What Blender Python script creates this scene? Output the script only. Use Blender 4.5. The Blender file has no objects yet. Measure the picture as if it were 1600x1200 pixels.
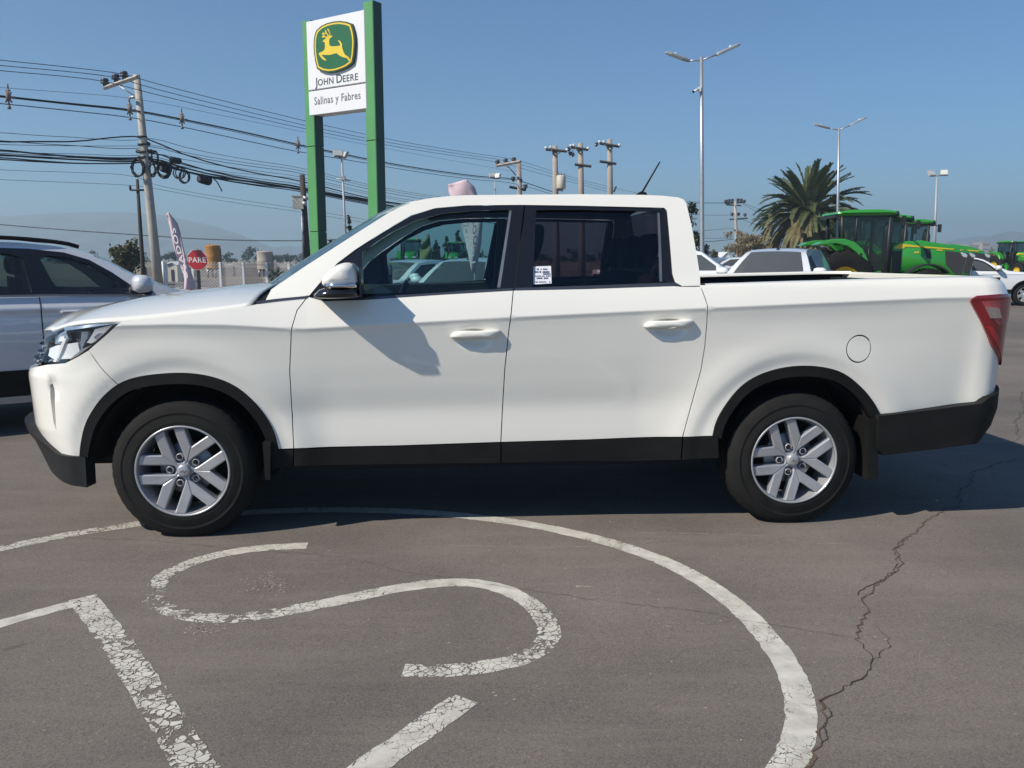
import bpy, bmesh, math, random
import numpy as np
from mathutils import Vector, Matrix
from mathutils.geometry import delaunay_2d_cdt
R_ = math.radians
PI = math.pi
random.seed(7)
scene = bpy.context.scene
COL = scene.collection

# ------------------------------------------------------------------ camera
FPX, PIT, HC = 1300.0, 0.1496, 1.379          # focal length in photo pixels (1600 wide), pitch down, eye height
cam_d = bpy.data.cameras.new('camera')
cam_d.sensor_width = 36.0
cam_d.lens = FPX / 1600 * 36
cam_d.clip_start, cam_d.clip_end = 0.05, 20000
cam = bpy.data.objects.new('camera', cam_d)
COL.objects.link(cam)
cam.location = (0, 0, HC)
cam.rotation_euler = (PI / 2 - PIT, 0, 0)
scene.camera = cam

# ------------------------------------------------------------------ daylight
SUN_TRAVEL = Vector((1.02, 0.60, -1.0)).normalized()   # the way the light travels
SUN_EL = math.asin(-SUN_TRAVEL.z)
world = bpy.data.worlds.new('World')
scene.world = world
world.use_nodes = True
wn = world.node_tree
wn.nodes.clear()
sky = wn.nodes.new('ShaderNodeTexSky')
sky.sky_type = 'NISHITA'
sky.sun_disc = False
sky.sun_elevation = SUN_EL
sky.sun_rotation = math.atan2(-SUN_TRAVEL.x, -SUN_TRAVEL.y)
sky.altitude = 500
sky.air_density = 1.0
sky.dust_density = 0.2
sky.ozone_density = 5.0
bg = wn.nodes.new('ShaderNodeBackground')
bg.inputs['Strength'].default_value = 0.076
wo = wn.nodes.new('ShaderNodeOutputWorld')
tint = wn.nodes.new('ShaderNodeVectorMath')          # camera white balance: one even factor over the whole sky
tint.operation = 'MULTIPLY'
tint.inputs[1].default_value = (0.74, 1.04, 1.24)
wn.links.new(sky.outputs[0], tint.inputs[0])
wn.links.new(tint.outputs[0], bg.inputs[0])
wn.links.new(bg.outputs[0], wo.inputs[0])
sun_d = bpy.data.lights.new('sun', 'SUN')
sun_d.energy = 5.0
sun_d.angle = R_(0.55)
sun_d.color = (1.0, 0.93, 0.81)
sun = bpy.data.objects.new('sun', sun_d)
COL.objects.link(sun)
sun.rotation_euler = SUN_TRAVEL.to_track_quat('-Z', 'Y').to_euler()
sun.location = (-30, -10, 40)
vs = scene.view_settings
vs.view_transform = 'Standard'
vs.look = 'None'
vs.exposure = 0.22
vs.gamma = 1.0
vs.use_curve_mapping = False
scene.cycles.use_denoising = True
scene.cycles.max_bounces = 10
scene.cycles.transparent_max_bounces = 24
scene.cycles.sample_clamp_indirect = 6.0

# ------------------------------------------------------------------ picking real places off the photo
_c, _s = math.cos(PIT), math.sin(PIT)
def ray(px, py):
    u, v = (px - 800) / FPX, (600 - py) / FPX
    return Vector((u, _c + v * _s, -_s + v * _c))
EYE = Vector((0, 0, HC))
def W(px, py, Y):
    """world point seen at a photo pixel, at distance Y along the ground axis"""
    d = ray(px, py)
    return EYE + d * (Y / d.y)
def G(px, py, z=0.0):
    d = ray(px, py)
    return EYE + d * ((z - HC) / d.z)

# ------------------------------------------------------------------ object helpers
def tag(o, label=None, cat=None, group=None, kind=None):
    if label: o['label'] = label
    if cat: o['category'] = cat
    if group: o['group'] = group
    if kind: o['kind'] = kind
    return o
def empty(name, loc=(0, 0, 0), rz=0.0, label=None, cat=None, group=None):
    o = bpy.data.objects.new(name, None)
    COL.objects.link(o)
    o.location = loc
    o.rotation_euler = (0, 0, rz)
    o.empty_display_size = 0.2
    return tag(o, label, cat, group)
def link(name, me, mat=None, parent=None):
    o = bpy.data.objects.new(name, me)
    COL.objects.link(o)
    if mat is not None:
        if isinstance(mat, (list, tuple)):
            if not me.materials:
                for m in mat: me.materials.append(m)
        elif not me.materials:
            me.materials.append(mat)
    if parent is not None: o.parent = parent
    return o
def mesh_pd(name, verts, faces, smooth=False):
    me = bpy.data.meshes.new(name)
    me.from_pydata([tuple(v) for v in verts], [], faces)
    me.update()
    if smooth: me.shade_smooth()
    return me
def copy_tree(o, parent=None):
    c = o.copy()
    COL.objects.link(c)
    c.parent = parent
    for ch in list(o.children):
        copy_tree(ch, c)
    return c
def children_of(o):
    return list(o.children)

class MB:
    """collects shapes, builds ONE mesh object"""
    def __init__(self):
        self.v, self.f, self.m = [], [], []
        self.sm = []
    def add(self, vs, fs, mi=0, smooth=False):
        n = len(self.v)
        self.v += [tuple(p) for p in vs]
        for f in fs:
            self.f.append([n + i for i in f]); self.m.append(mi); self.sm.append(smooth)
        return self
    def box(self, c, size, M=None, mi=0, taper=1.0):
        sx, sy, sz = [a / 2 for a in size]
        P = []
        for z, k in ((-sz, 1), (sz, taper)):
            for x, y in ((-sx, -sy), (sx, -sy), (sx, sy), (-sx, sy)):
                P.append(Vector((x * k, y * k, z)))
        if M is not None: P = [M @ p for p in P]
        P = [p + Vector(c) for p in P]
        return self.add(P, [(3, 2, 1, 0), (4, 5, 6, 7), (0, 1, 5, 4), (1, 2, 6, 5), (2, 3, 7, 6), (3, 0, 4, 7)], mi)
    def bar(self, a, b, r, r2=None, n=8, mi=0, caps=True, smooth=True):
        a, b = Vector(a), Vector(b)
        r2 = r if r2 is None else r2
        return self.tube([a, b], [r, r2], n, mi, caps, smooth)
    def tube(self, pts, radii, n=8, mi=0, caps=True, smooth=True):
        pts = [Vector(p) for p in pts]
        if not hasattr(radii, '__len__'): radii = [radii] * len(pts)
        vs, fs = [], []
        up = None
        for i, p in enumerate(pts):
            t = (pts[min(i + 1, len(pts) - 1)] - pts[max(i - 1, 0)])
            if t.length < 1e-9: t = Vector((0, 0, 1))
            t.normalize()
            if up is None:
                up = Vector((0, 0, 1)) if abs(t.z) < 0.9 else Vector((1, 0, 0))
            e1 = (up - t * up.dot(t)).normalized()
            e2 = t.cross(e1)
            up = e1
            for k in range(n):
                a = 2 * PI * k / n
                vs.append(p + (e1 * math.cos(a) + e2 * math.sin(a)) * radii[i])
        for i in range(len(pts) - 1):
            for k in range(n):
                k2 = (k + 1) % n
                fs.append((i * n + k, i * n + k2, (i + 1) * n + k2, (i + 1) * n + k))
        self.add(vs, fs, mi, smooth)
        if caps:
            m = len(self.v) - len(vs)
            self.f.append([m + k for k in range(n)][::-1]); self.m.append(mi); self.sm.append(False)
            e = m + (len(pts) - 1) * n
            self.f.append([e + k for k in range(n)]); self.m.append(mi); self.sm.append(False)
        return self
    def prism(self, poly, depth, M, mi=0, bevel=0.0, smooth=False):
        """2D polygon (u, v) extruded along w by depth, placed by matrix M (u, v, w axes)"""
        n = len(poly)
        a = sum(poly[i][0] * poly[(i + 1) % n][1] - poly[(i + 1) % n][0] * poly[i][1] for i in range(n))
        if a < 0: poly = poly[::-1]
        rings = [(poly, 0.0)]
        if bevel > 0:
            rings = [(poly, 0.0), (poly, depth - bevel), (inset(poly, bevel), depth)]
        else:
            rings = [(poly, 0.0), (poly, depth)]
        vs, fs = [], []
        for pl, w in rings:
            vs += [M @ Vector((u, v, w)) for u, v in pl]
        for k in range(len(rings) - 1):
            for i in range(n):
                j = (i + 1) % n
                fs.append((k * n + i, k * n + j, (k + 1) * n + j, (k + 1) * n + i))
        fs.append(tuple(range(n))[::-1])
        e = (len(rings) - 1) * n
        fs.append(tuple(e + i for i in range(n)))
        return self.add(vs, fs, mi, smooth)
    def lathe(self, prof, M, n=48, mi=0, smooth=True, close=False):
        """profile of (radius, axial) turned about the w axis of M"""
        vs, fs = [], []
        k = len(prof)
        for i in range(n):
            a = 2 * PI * i / n
            for r, w in prof:
                vs.append(M @ Vector((r * math.cos(a), r * math.sin(a), w)))
        for i in range(n):
            i2 = (i + 1) % n
            for j in range(k - 1 + (1 if close else 0)):
                j2 = (j + 1) % k
                fs.append((i * k + j, i2 * k + j, i2 * k + j2, i * k + j2))
        return self.add(vs, fs, mi, smooth)
    def build(self, name, mats=None, parent=None):
        me = bpy.data.meshes.new(name)
        me.from_pydata(self.v, [], self.f)
        if mats is not None:
            for m in (mats if isinstance(mats, (list, tuple)) else [mats]): me.materials.append(m)
        me.polygons.foreach_set('material_index', self.m)
        me.polygons.foreach_set('use_smooth', self.sm)
        me.update()
        o = bpy.data.objects.new(name, me)
        COL.objects.link(o)
        if parent is not None: o.parent = parent
        return o

def inset(poly, d):
    n = len(poly)
    a = sum(poly[i][0] * poly[(i + 1) % n][1] - poly[(i + 1) % n][0] * poly[i][1] for i in range(n))
    sgn = 1 if a > 0 else -1
    out = []
    for i in range(n):
        p0, p, p1 = poly[i - 1], poly[i], poly[(i + 1) % n]
        e0 = (p[0] - p0[0], p[1] - p0[1]); e1 = (p1[0] - p[0], p1[1] - p[1])
        l0 = math.hypot(*e0) or 1e-9; l1 = math.hypot(*e1) or 1e-9
        n0 = (-e0[1] / l0 * sgn, e0[0] / l0 * sgn); n1 = (-e1[1] / l1 * sgn, e1[0] / l1 * sgn)
        b = (n0[0] + n1[0], n0[1] + n1[1])
        q = max(0.35, (b[0] * b[0] + b[1] * b[1]) / 2)
        out.append((p[0] + b[0] / q * d, p[1] + b[1] / q * d))
    return out
def axes(o, u, v, w):
    return Matrix(((u[0], v[0], w[0], o[0]), (u[1], v[1], w[1], o[1]), (u[2], v[2], w[2], o[2]), (0, 0, 0, 1)))

def text_mesh(body, size, depth=0.0, font_bold=False, spacing=1.0, align='LEFT'):
    cu = bpy.data.curves.new('lettering', 'FONT')
    cu.body = body
    cu.size = size
    cu.extrude = depth
    cu.space_character = spacing
    cu.align_x = align
    cu.resolution_u = 3
    if font_bold: cu.offset = 0.012 * size
    ob = bpy.data.objects.new('lettering', cu)
    COL.objects.link(ob)
    dg = bpy.context.evaluated_depsgraph_get()
    dg.update()
    me = bpy.data.meshes.new_from_object(ob.evaluated_get(dg))
    me.materials.clear()
    bpy.data.objects.remove(ob)
    bpy.data.curves.remove(cu)
    return me

# ------------------------------------------------------------------ materials
def nodes_of(m):
    m.use_nodes = True
    nt = m.node_tree
    return nt, nt.nodes, nt.links, nt.nodes['Principled BSDF']
def pm(name, col, rough=0.5, metal=0.0, coat=0.0, var=0.08, scale=6.0, bump=0.0, bscale=120.0, coat_rough=0.03, spec=0.5, detail=5.0):
    """procedural principled material: base colour broken up by noise, optional fine relief"""
    m = bpy.data.materials.new(name)
    nt, N, L, p = nodes_of(m)
    p.inputs['Roughness'].default_value = rough
    p.inputs['Metallic'].default_value = metal
    p.inputs['Coat Weight'].default_value = coat
    p.inputs['Coat Roughness'].default_value = coat_rough
    p.inputs['Specular IOR Level'].default_value = spec
    tc = N.new('ShaderNodeTexCoord')
    no = N.new('ShaderNodeTexNoise')
    no.inputs['Scale'].default_value = scale
    no.inputs['Detail'].default_value = detail
    L.new(tc.outputs['Object'], no.inputs['Vector'])
    mr = N.new('ShaderNodeMapRange')
    mr.inputs['From Min'].default_value = 0.25
    mr.inputs['From Max'].default_value = 0.75
    mr.inputs['To Min'].default_value = 1 - var
    mr.inputs['To Max'].default_value = 1 + var
    L.new(no.outputs['Fac'], mr.inputs['Value'])
    mx = N.new('ShaderNodeVectorMath')
    mx.operation = 'SCALE'
    mx.inputs[0].default_value = col[:3]
    L.new(mr.outputs[0], mx.inputs['Scale'])
    L.new(mx.outputs[0], p.inputs['Base Color'])
    if bump > 0:
        n2 = N.new('ShaderNodeTexNoise')
        n2.inputs['Scale'].default_value = bscale
        n2.inputs['Detail'].default_value = 4
        L.new(tc.outputs['Object'], n2.inputs['Vector'])
        b = N.new('ShaderNodeBump')
        b.inputs['Strength'].default_value = 0.6
        b.inputs['Distance'].default_value = bump
        L.new(n2.outputs['Fac'], b.inputs['Height'])
        L.new(b.outputs[0], p.inputs['Normal'])
    return m
def glass_mat(name, tint, refl_rough=0.0, dust=0.0):
    """window glass: tinted see-through with Fresnel mirror"""
    m = bpy.data.materials.new(name)
    nt, N, L, p = nodes_of(m)
    out = N['Material Output']
    N.remove(p)
    tr = N.new('ShaderNodeBsdfTransparent')
    no = N.new('ShaderNodeTexNoise')
    no.inputs['Scale'].default_value = 3.0
    mr = N.new('ShaderNodeMapRange')
    mr.inputs['To Min'].default_value = 0.94
    mr.inputs['To Max'].default_value = 1.0
    L.new(no.outputs['Fac'], mr.inputs['Value'])
    sc = N.new('ShaderNodeVectorMath'); sc.operation = 'SCALE'
    sc.inputs[0].default_value = tint
    L.new(mr.outputs[0], sc.inputs['Scale'])
    L.new(sc.outputs[0], tr.inputs['Color'])
    gl = N.new('ShaderNodeBsdfGlossy')
    gl.inputs['Roughness'].default_value = refl_rough
    lw = N.new('ShaderNodeLayerWeight')                  # same from both faces of a thin pane
    lw.inputs['Blend'].default_value = 0.5
    pw = N.new('ShaderNodeMath'); pw.operation = 'POWER'
    pw.inputs[1].default_value = 4.6
    L.new(lw.outputs['Facing'], pw.inputs[0])
    fr = N.new('ShaderNodeMath'); fr.operation = 'MULTIPLY_ADD'
    fr.inputs[1].default_value = 0.93
    fr.inputs[2].default_value = 0.055
    L.new(pw.outputs[0], fr.inputs[0])
    mx = N.new('ShaderNodeMixShader')
    L.new(fr.outputs[0], mx.inputs[0]); L.new(tr.outputs[0], mx.inputs[1]); L.new(gl.outputs[0], mx.inputs[2])
    if dust:
        df = N.new('ShaderNodeBsdfDiffuse'); df.inputs['Color'].default_value = (.34, .36, .38, 1)
        m2 = N.new('ShaderNodeMixShader'); m2.inputs[0].default_value = dust
        L.new(mx.outputs[0], m2.inputs[1]); L.new(df.outputs[0], m2.inputs[2])
        L.new(m2.outputs[0], out.inputs['Surface'])
    else:
        L.new(mx.outputs[0], out.inputs['Surface'])
    return m

M = {}
M['paint'] = pm('white_car_paint', (0.81, 0.785, 0.72), 0.28, 0, 1.0, 0.012, 3.0)
M['black_plastic'] = pm('black_textured_plastic', (0.0085, 0.0083, 0.0082), 0.62, 0, 0, 0.4, 7, 0.0006, 900, spec=.22)
M['dark_trim'] = pm('dark_grey_trim', (0.017, 0.017, 0.018), 0.55, 0, 0, 0.2, 25, 0.0005, 700, spec=.3)
M['gloss_black'] = pm('gloss_black', (0.010, 0.010, 0.013), 0.18, 0, 0.3, 0.1, 8)
M['void'] = pm('dark_cavity', (0.008, 0.008, 0.009), 0.9, 0, 0, 0.2, 8)
M['rubber'] = pm('tyre_rubber', (0.0115, 0.0112, 0.011), 0.85, 0, 0, 0.4, 9, 0.0008, 300, spec=.25)
M['alloy'] = pm('silver_alloy', (0.42, 0.42, 0.44), 0.36, 0.4, 0.5, 0.09, 14)
M['chrome'] = pm('bright_chrome', (0.75, 0.76, 0.78), 0.08, 1.0, 0, 0.03, 10)
M['steel'] = pm('dull_steel', (0.30, 0.30, 0.31), 0.45, 0.9, 0, 0.15, 20)
M['glass_front'] = glass_mat('green_tinted_glass', (0.56, 0.74, 0.74))
M['glass_dark'] = glass_mat('privacy_glass', (0.30, 0.27, 0.29))
M['glass_clear'] = glass_mat('clear_lens', (0.93, 0.94, 0.95))
M['glass_car'] = glass_mat('car_glass', (0.42, 0.52, 0.52), 0.0, .03)
M['glass_dim'] = glass_mat('dim_car_glass', (0.24, 0.29, 0.30), 0.0, 0.22)
M['red_lens'] = pm('red_lens', (0.20, 0.008, 0.012), 0.12, 0, 1.0, 0.1, 30)
M['red_bright'] = pm('red_lens_bright', (0.36, 0.015, 0.02), 0.15, 0, 1.0, 0.15, 40)
M['pink_lens'] = pm('pale_red_lens', (0.36, 0.07, 0.08), 0.2, 0, 1.0, 0.15, 40)
M['amber'] = pm('amber_lens', (0.75, 0.25, 0.03), 0.2, 0, 0.8, 0.1, 30)
M['trim_int'] = pm('interior_plastic', (0.045, 0.042, 0.040), 0.6, 0, 0, 0.15, 12, 0.0004, 600)
M['seat'] = pm('seat_fabric', (0.030, 0.030, 0.034), 0.85, 0, 0, 0.2, 30, 0.0006, 400)
M['liner'] = pm('headliner_cloth', (0.055, 0.057, 0.062), 0.9, 0, 0, 0.1, 20)
M['sticker'] = pm('white_sticker', (0.78, 0.78, 0.80), 0.5, 0, 0, 0.05, 30)
M['ink'] = pm('navy_ink', (0.05, 0.05, 0.14), 0.6, 0, 0, 0.1, 40)
# ================================================================== the white pickup
YAW = 0.0724
TRUCK_O = Vector((-1.69197, 4.92526, 0))
truck = empty('pickup_truck', TRUCK_O, YAW,
              'white double cab pickup truck parked side on across the painted asphalt', 'pickup truck')
_Rt = Matrix.Rotation(-YAW, 3, 'Z')
TC = _Rt @ (EYE - TRUCK_O)                       # the eye in the truck's own frame
def tray(px, py): return _Rt @ ray(px, py)
def tplane(px, py, y):
    d = tray(px, py)
    return TC + d * ((y - TC.y) / d.y)

def sstep(a, b, x):
    t = np.clip((np.asarray(x, float) - a) / (b - a), 0, 1)
    return t * t * (3 - 2 * t)
# ---- plan outline of the body: s = x along the flank, and goes on round both ends
PW, X0, XA, PN, X1, RC = 0.965, -0.25, 0.67, 3.0, 4.04, 0.20
_pl = []
th = np.linspace(0, PI / 2, 90)
fx = X0 - XA * np.sin(th) ** (2 / PN); fy = -PW * np.cos(th) ** (2 / PN)
acc = np.concatenate([[0], np.cumsum(np.hypot(np.diff(fx), np.diff(fy)))])
fr_s = X0 - acc
gx = np.sin(th) ** (2 - 2 / PN) / XA; gy = np.cos(th) ** (2 - 2 / PN) / PW
gl_ = np.hypot(gx, gy)
front = np.stack([fr_s, fx, fy, -gx / gl_, -gy / gl_], 1)[::-1]
ss = np.linspace(X0, X1, 160)[1:]
side = np.stack([ss, ss, np.full_like(ss, -PW), 0 * ss, 0 * ss - 1], 1)
ph = np.linspace(0, PI / 2, 24)[1:]
rear = np.stack([X1 + RC * ph, X1 + RC * np.sin(ph), -PW + RC - RC * np.cos(ph), np.sin(ph), -np.cos(ph)], 1)
rl = np.linspace(0, PW - RC, 16)[1:]
s_end = X1 + RC * PI / 2
rearl = np.stack([s_end + rl, 0 * rl + X1 + RC, -PW + RC + rl, 0 * rl + 1, 0 * rl], 1)
PLAN = np.concatenate([front, side, rear, rearl])
S_NOSE, S_TAIL = PLAN[0, 0], PLAN[-1, 0]

_q = np.linspace(0, 1.3, 400)
_k = np.exp(-0.5 * (np.arange(-30, 31) / 8.0) ** 2); _k /= _k.sum()
_w = np.clip(_q / .07, 0, 1)
def _tab(xs, ys):
    t = np.interp(_q, xs, ys)
    return t * (1 - _w) + np.convolve(np.pad(t, 30, mode='edge'), _k, 'valid') * _w
T_DOOR = _tab([0, .035, .15, .35, .55, .70, .76, .84, .95, 1.0, 1.3], [0, -.009, -.019, -.036, -.057, -.077, -.081, -.080, -.078, -.078, -.085])
T_ARCH = _tab([0, .035, .12, .3, .5, .7, 1.0, 1.3], [0, -.008, -.016, -.022, -.021, -.018, -.014, -.014])
T_TAIL = _tab([0, .035, .15, .4, .7, .85, 1.0, 1.3], [0, -.007, -.014, -.032, -.056, -.066, -.072, -.08])
HANDLES = []
def zcrease(x):
    return np.interp(x, [-.7, -.3, .0, .25, .5, .62, 1.61, 2.6, 3.78, 4.4], [1.02, 1.065, 1.07, 1.066, 1.05, 1.044, 1.094, 1.137, 1.183, 1.19])
FLAT = False
def off_body(x, z):
    if FLAT: return 0.0 * (np.asarray(x, float) + np.asarray(z, float))
    x = np.asarray(x, float); z = np.asarray(z, float)
    zc = zcrease(x)
    d = z - zc
    up = np.where(d > 0, -(.34 * d + .5 * d * d), 0)
    q = np.clip(-d, 0, 2) / (zc - .47)
    wa = 1 - sstep(.15, .75, x) + sstep(2.25, 2.85, x)
    wt = sstep(3.35, 4.10, x)
    tb_ = np.interp(q, _q, T_DOOR) * (1 - wa) + (np.interp(q, _q, T_ARCH) * (1 - wt) + np.interp(q, _q, T_TAIL) * wt) * wa
    dn = np.where(d < 0, tb_, 0) * (1 - .85 * sstep(3.95, 4.22, x))
    h = .020 * sstep(1.9, 2.9, x) * np.clip(1 - np.abs(d) / .6, 0, 1) + .010 * sstep(.5, -.1, x)
    fl = 0
    for cx in (0.0, 3.1):
        r = np.hypot(x - cx, z - .34)
        fl = fl + .006 * np.exp(-((r - .60) / .07) ** 2) - .0085 * (1 - sstep(.50, .575, r))
    o = up + dn + h + fl
    o = o - sstep(2.4, 2.6, x) * np.clip((z - 1.238) / .045, 0, 3) ** 2 * .022
    for hx, hz, ha, hb, hd in HANDLES:
        rr = ((x - hx) / ha) ** 2 + ((z - hz) / hb) ** 2
        o = o - hd * np.exp(-rr ** 2)
    return o
XS_Z = [.3, .55, .80, .86, .92, .98, 1.04, 1.2]
XS_V = [.10, .02, .0, .02, .06, .085, .13, .25]
def plan_at(z, off=0.0):
    xs = np.interp(z, XS_Z, XS_V) * sstep(-.25, -.75, PLAN[:, 1])
    o = off_body(PLAN[:, 1], z) + off
    return PLAN[:, 1] + xs + PLAN[:, 3] * o, PLAN[:, 2] + PLAN[:, 4] * o
def B(s, z, off=0.0):
    x = float(np.interp(s, PLAN[:, 0], PLAN[:, 1])); y = float(np.interp(s, PLAN[:, 0], PLAN[:, 2]))
    nx = float(np.interp(s, PLAN[:, 0], PLAN[:, 3])); ny = float(np.interp(s, PLAN[:, 0], PLAN[:, 4]))
    l = math.hypot(nx, ny)
    o = float(off_body(x, z)) + off
    xs = float(np.interp(z, XS_Z, XS_V) * sstep(-.25, -.75, x))
    return Vector((x + xs + nx / l * o, y + ny / l * o, z))
def trB(px, py, off=0.0):
    """photo pixel -> (s, z) on the body skin"""
    d = tray(px, py)
    z = 0.9
    for _ in range(7):
        X, Y = plan_at(z, off)
        cr = (X - TC.x) * d.y - (Y - TC.y) * d.x
        sg = np.where(cr[:-1] * cr[1:] <= 0)[0]
        best = None
        for i in sg:
            k = cr[i] / (cr[i] - cr[i + 1]) if cr[i] != cr[i + 1] else 0
            y = Y[i] + (Y[i + 1] - Y[i]) * k
            t = (y - TC.y) / d.y
            if best is None or t < best[0]:
                best = (t, PLAN[i, 0] + (PLAN[i + 1, 0] - PLAN[i, 0]) * k)
        if best is None:
            i = int(np.argmin(np.abs(cr)))
            best = ((Y[i] - TC.y) / d.y, PLAN[i, 0])
        z = TC.z + best[0] * d.z
    return (best[1], z)
# ---- glasshouse skin
def gh(x, z):
    t = z - 1.2
    return .905 - .36 * t - .16 * t * t - .07 * max(0, (1.25 - x) / .85) ** 2
def GS(x, z, off=0.0):
    return Vector((x, -(gh(x, z) + off), z))
def trG(px, py, off=0.0):
    d = tray(px, py)
    x, z = 1.5, 1.4
    for _ in range(12):
        t = (-(gh(x, z) + off) - TC.y) / d.y
        x, z = TC.x + d.x * t, TC.z + d.z * t
    return (x, z)

def dens(loop, m):
    out = []
    n = len(loop)
    for i in range(n):
        a, b = loop[i], loop[(i + 1) % n]
        k = max(1, int(math.ceil(math.hypot(b[0] - a[0], b[1] - a[1]) / m)))
        for j in range(k):
            out.append((a[0] + (b[0] - a[0]) * j / k, a[1] + (b[1] - a[1]) * j / k))
    return out
def area2(p):
    return sum(p[i][0] * p[(i + 1) % len(p)][1] - p[(i + 1) % len(p)][0] * p[i][1] for i in range(len(p)))
def inside(poly, P):
    P = np.asarray(P); x, y = P[:, 0], P[:, 1]
    r = np.zeros(len(P), bool)
    n = len(poly)
    for i in range(n):
        x1, y1 = poly[i]; x2, y2 = poly[(i + 1) % n]
        if y1 == y2: continue
        c = ((y1 > y) != (y2 > y)) & (x < (x2 - x1) * (y - y1) / (y2 - y1) + x1)
        r ^= c
    return r
def dist_to(loop, P):
    P = np.asarray(P); best = np.full(len(P), 9e9)
    n = len(loop)
    for i in range(n):
        a = np.array(loop[i]); b = np.array(loop[(i + 1) % n])
        ab = b - a; L2 = (ab ** 2).sum() or 1e-12
        t = np.clip(((P - a) @ ab) / L2, 0, 1)
        best = np.minimum(best, ((P - a - t[:, None] * ab) ** 2).sum(1))
    return np.sqrt(best)
def panel_mesh(name, loops, surf, off=0.0, flange=0.012, gap=0.0, sx=0.035, sz=0.022, follow=False):
    """a sheet cut to the loops (outer first, then holes), bent onto surf(u, v, off), edges turned in"""
    L = []
    for i, lp in enumerate(loops):
        lp = [tuple(p) for p in lp]
        if (area2(lp) > 0) != (i == 0): lp = lp[::-1]
        if gap: lp = inset(lp, gap if i == 0 else gap) if i == 0 else inset(lp, -gap)
        L.append(dens(lp, sx))
    o = np.array(L[0])
    lo, hi = o.min(0), o.max(0)
    gx_, gz_ = np.meshgrid(np.arange(lo[0] + sx / 2, hi[0], sx), np.arange(lo[1] + sz / 2, hi[1], sz))
    P = np.stack([gx_.ravel(), gz_.ravel()], 1)
    if follow:                                   # grid rows run along the shoulder crease
        rows = np.array([-.66, -.63, -.60, -.57, -.54, -.51, -.48, -.45, -.42, -.39, -.36, -.33, -.30, -.27, -.24, -.21, -.18, -.15, -.125, -.10, -.08, -.06, -.045, -.034, -.025, -.018, -.012, -.006, 0, .006, .015, .03, .05, .07, .09, .105, .12, .135, .15])
        gx_, gz_ = np.meshgrid(np.arange(lo[0] + sx / 2, hi[0], sx), rows)
        xx = np.interp(gx_.ravel(), PLAN[:, 0], PLAN[:, 1])
        P = np.stack([gx_.ravel(), gz_.ravel() + zcrease(xx)], 1)
        keep = np.ones(len(P), bool)
        ext = []
        for cx in (0.0, 3.1):
            keep &= np.hypot(P[:, 0] - cx, P[:, 1] - .34) > .675
            for rr_ in np.arange(.492, .675, .0125):
                t_ = np.arange(-.6, PI + .6, .022 / rr_)
                ext.append(np.stack([cx + rr_ * np.cos(t_), .34 + rr_ * np.sin(t_)], 1))
        for hx, hz, ha, hb, hd in HANDLES[:2]:
            keep &= ~((np.abs(P[:, 0] - hx) < ha * 1.5) & (np.abs(P[:, 1] - hz) < hb * 1.5))
            ax_, az_ = np.meshgrid(np.arange(hx - ha * 1.5, hx + ha * 1.5, .0075), np.arange(hz - hb * 1.5, hz + hb * 1.5, .006))
            ext.append(np.stack([ax_.ravel(), az_.ravel()], 1))
        P = np.concatenate([P[keep]] + ext)
    if len(P):
        k = inside(L[0], P)
        for h in L[1:]: k &= ~inside(h, P)
        P = P[k]
    if len(P):
        k = np.ones(len(P), bool)
        for h in L: k &= dist_to(h, P) > (0.004 if follow else 0.45 * sz)
        P = P[k]
    vs, es = [], []
    for lp in L:
        n0 = len(vs)
        vs += [Vector(p) for p in lp]
        es += [(n0 + i, n0 + (i + 1) % len(lp)) for i in range(len(lp))]
    vs += [Vector(p) for p in P]
    v2, e2, f2, *_ = delaunay_2d_cdt(vs, es, [], 0, 1e-6)
    A = np.array([[v.x, v.y] for v in v2])
    cen = np.array([A[list(f)].mean(0) for f in f2])
    k = inside(L[0], cen)
    for h in L[1:]: k &= ~inside(h, cen)
    tris = [f2[i] for i in range(len(f2)) if k[i]]
    V, NRM = [], []
    e = 1e-3
    for u, v in A:
        p = surf(u, v, off)
        du = surf(u + e, v, off) - surf(u - e, v, off); dv = surf(u, v + e, off) - surf(u, v - e, off)
        n = du.cross(dv)
        n = n.normalized() if n.length > 1e-12 else Vector((0, -1, 0))
        V.append(p); NRM.append(n)
    F = []
    for f in tris:
        a, b, c = [A[i] for i in f[:3]]
        F.append(tuple(f) if (b[0] - a[0]) * (c[1] - a[1]) - (b[1] - a[1]) * (c[0] - a[0]) > 0 else tuple(f[::-1]))
    if flange > 0:
        for lp in L:
            n = len(lp); n0 = len(V)
            for (u, v) in lp:
                p = surf(u, v, off); q = surf(u, v, off - flange)
                V += [p, q]
            for i in range(n):
                a, b = lp[i - 1], lp[(i + 1) % n]
                t = surf(b[0], b[1], off) - surf(a[0], a[1], off)
                p = surf(lp[i][0], lp[i][1], off)
                nn = t.cross(surf(lp[i][0], lp[i][1], off + .01) - p)
                nn = nn.normalized() if nn.length > 1e-12 else Vector((0, -1, 0))
                NRM += [nn, nn]
            for i in range(n):
                j = (i + 1) % n
                F.append((n0 + 2 * i, n0 + 2 * i + 1, n0 + 2 * j + 1, n0 + 2 * j))
    me = mesh_pd(name, V, F, True)
    me.normals_split_custom_set_from_vertices([tuple(n) for n in NRM])
    return me
def panel(name, loops, surf, mat, parent, **k):
    if not isinstance(loops[0][0], (tuple, list)): loops = [loops]
    return link(name, panel_mesh(name, loops, surf, **k), mat, parent)
def tb(pts, off=0.0): return [trB(*p, off) if len(p) == 2 else (p[1], p[2]) for p in pts]
def tg(pts, off=0.0): return [trG(*p, off) for p in pts]
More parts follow.
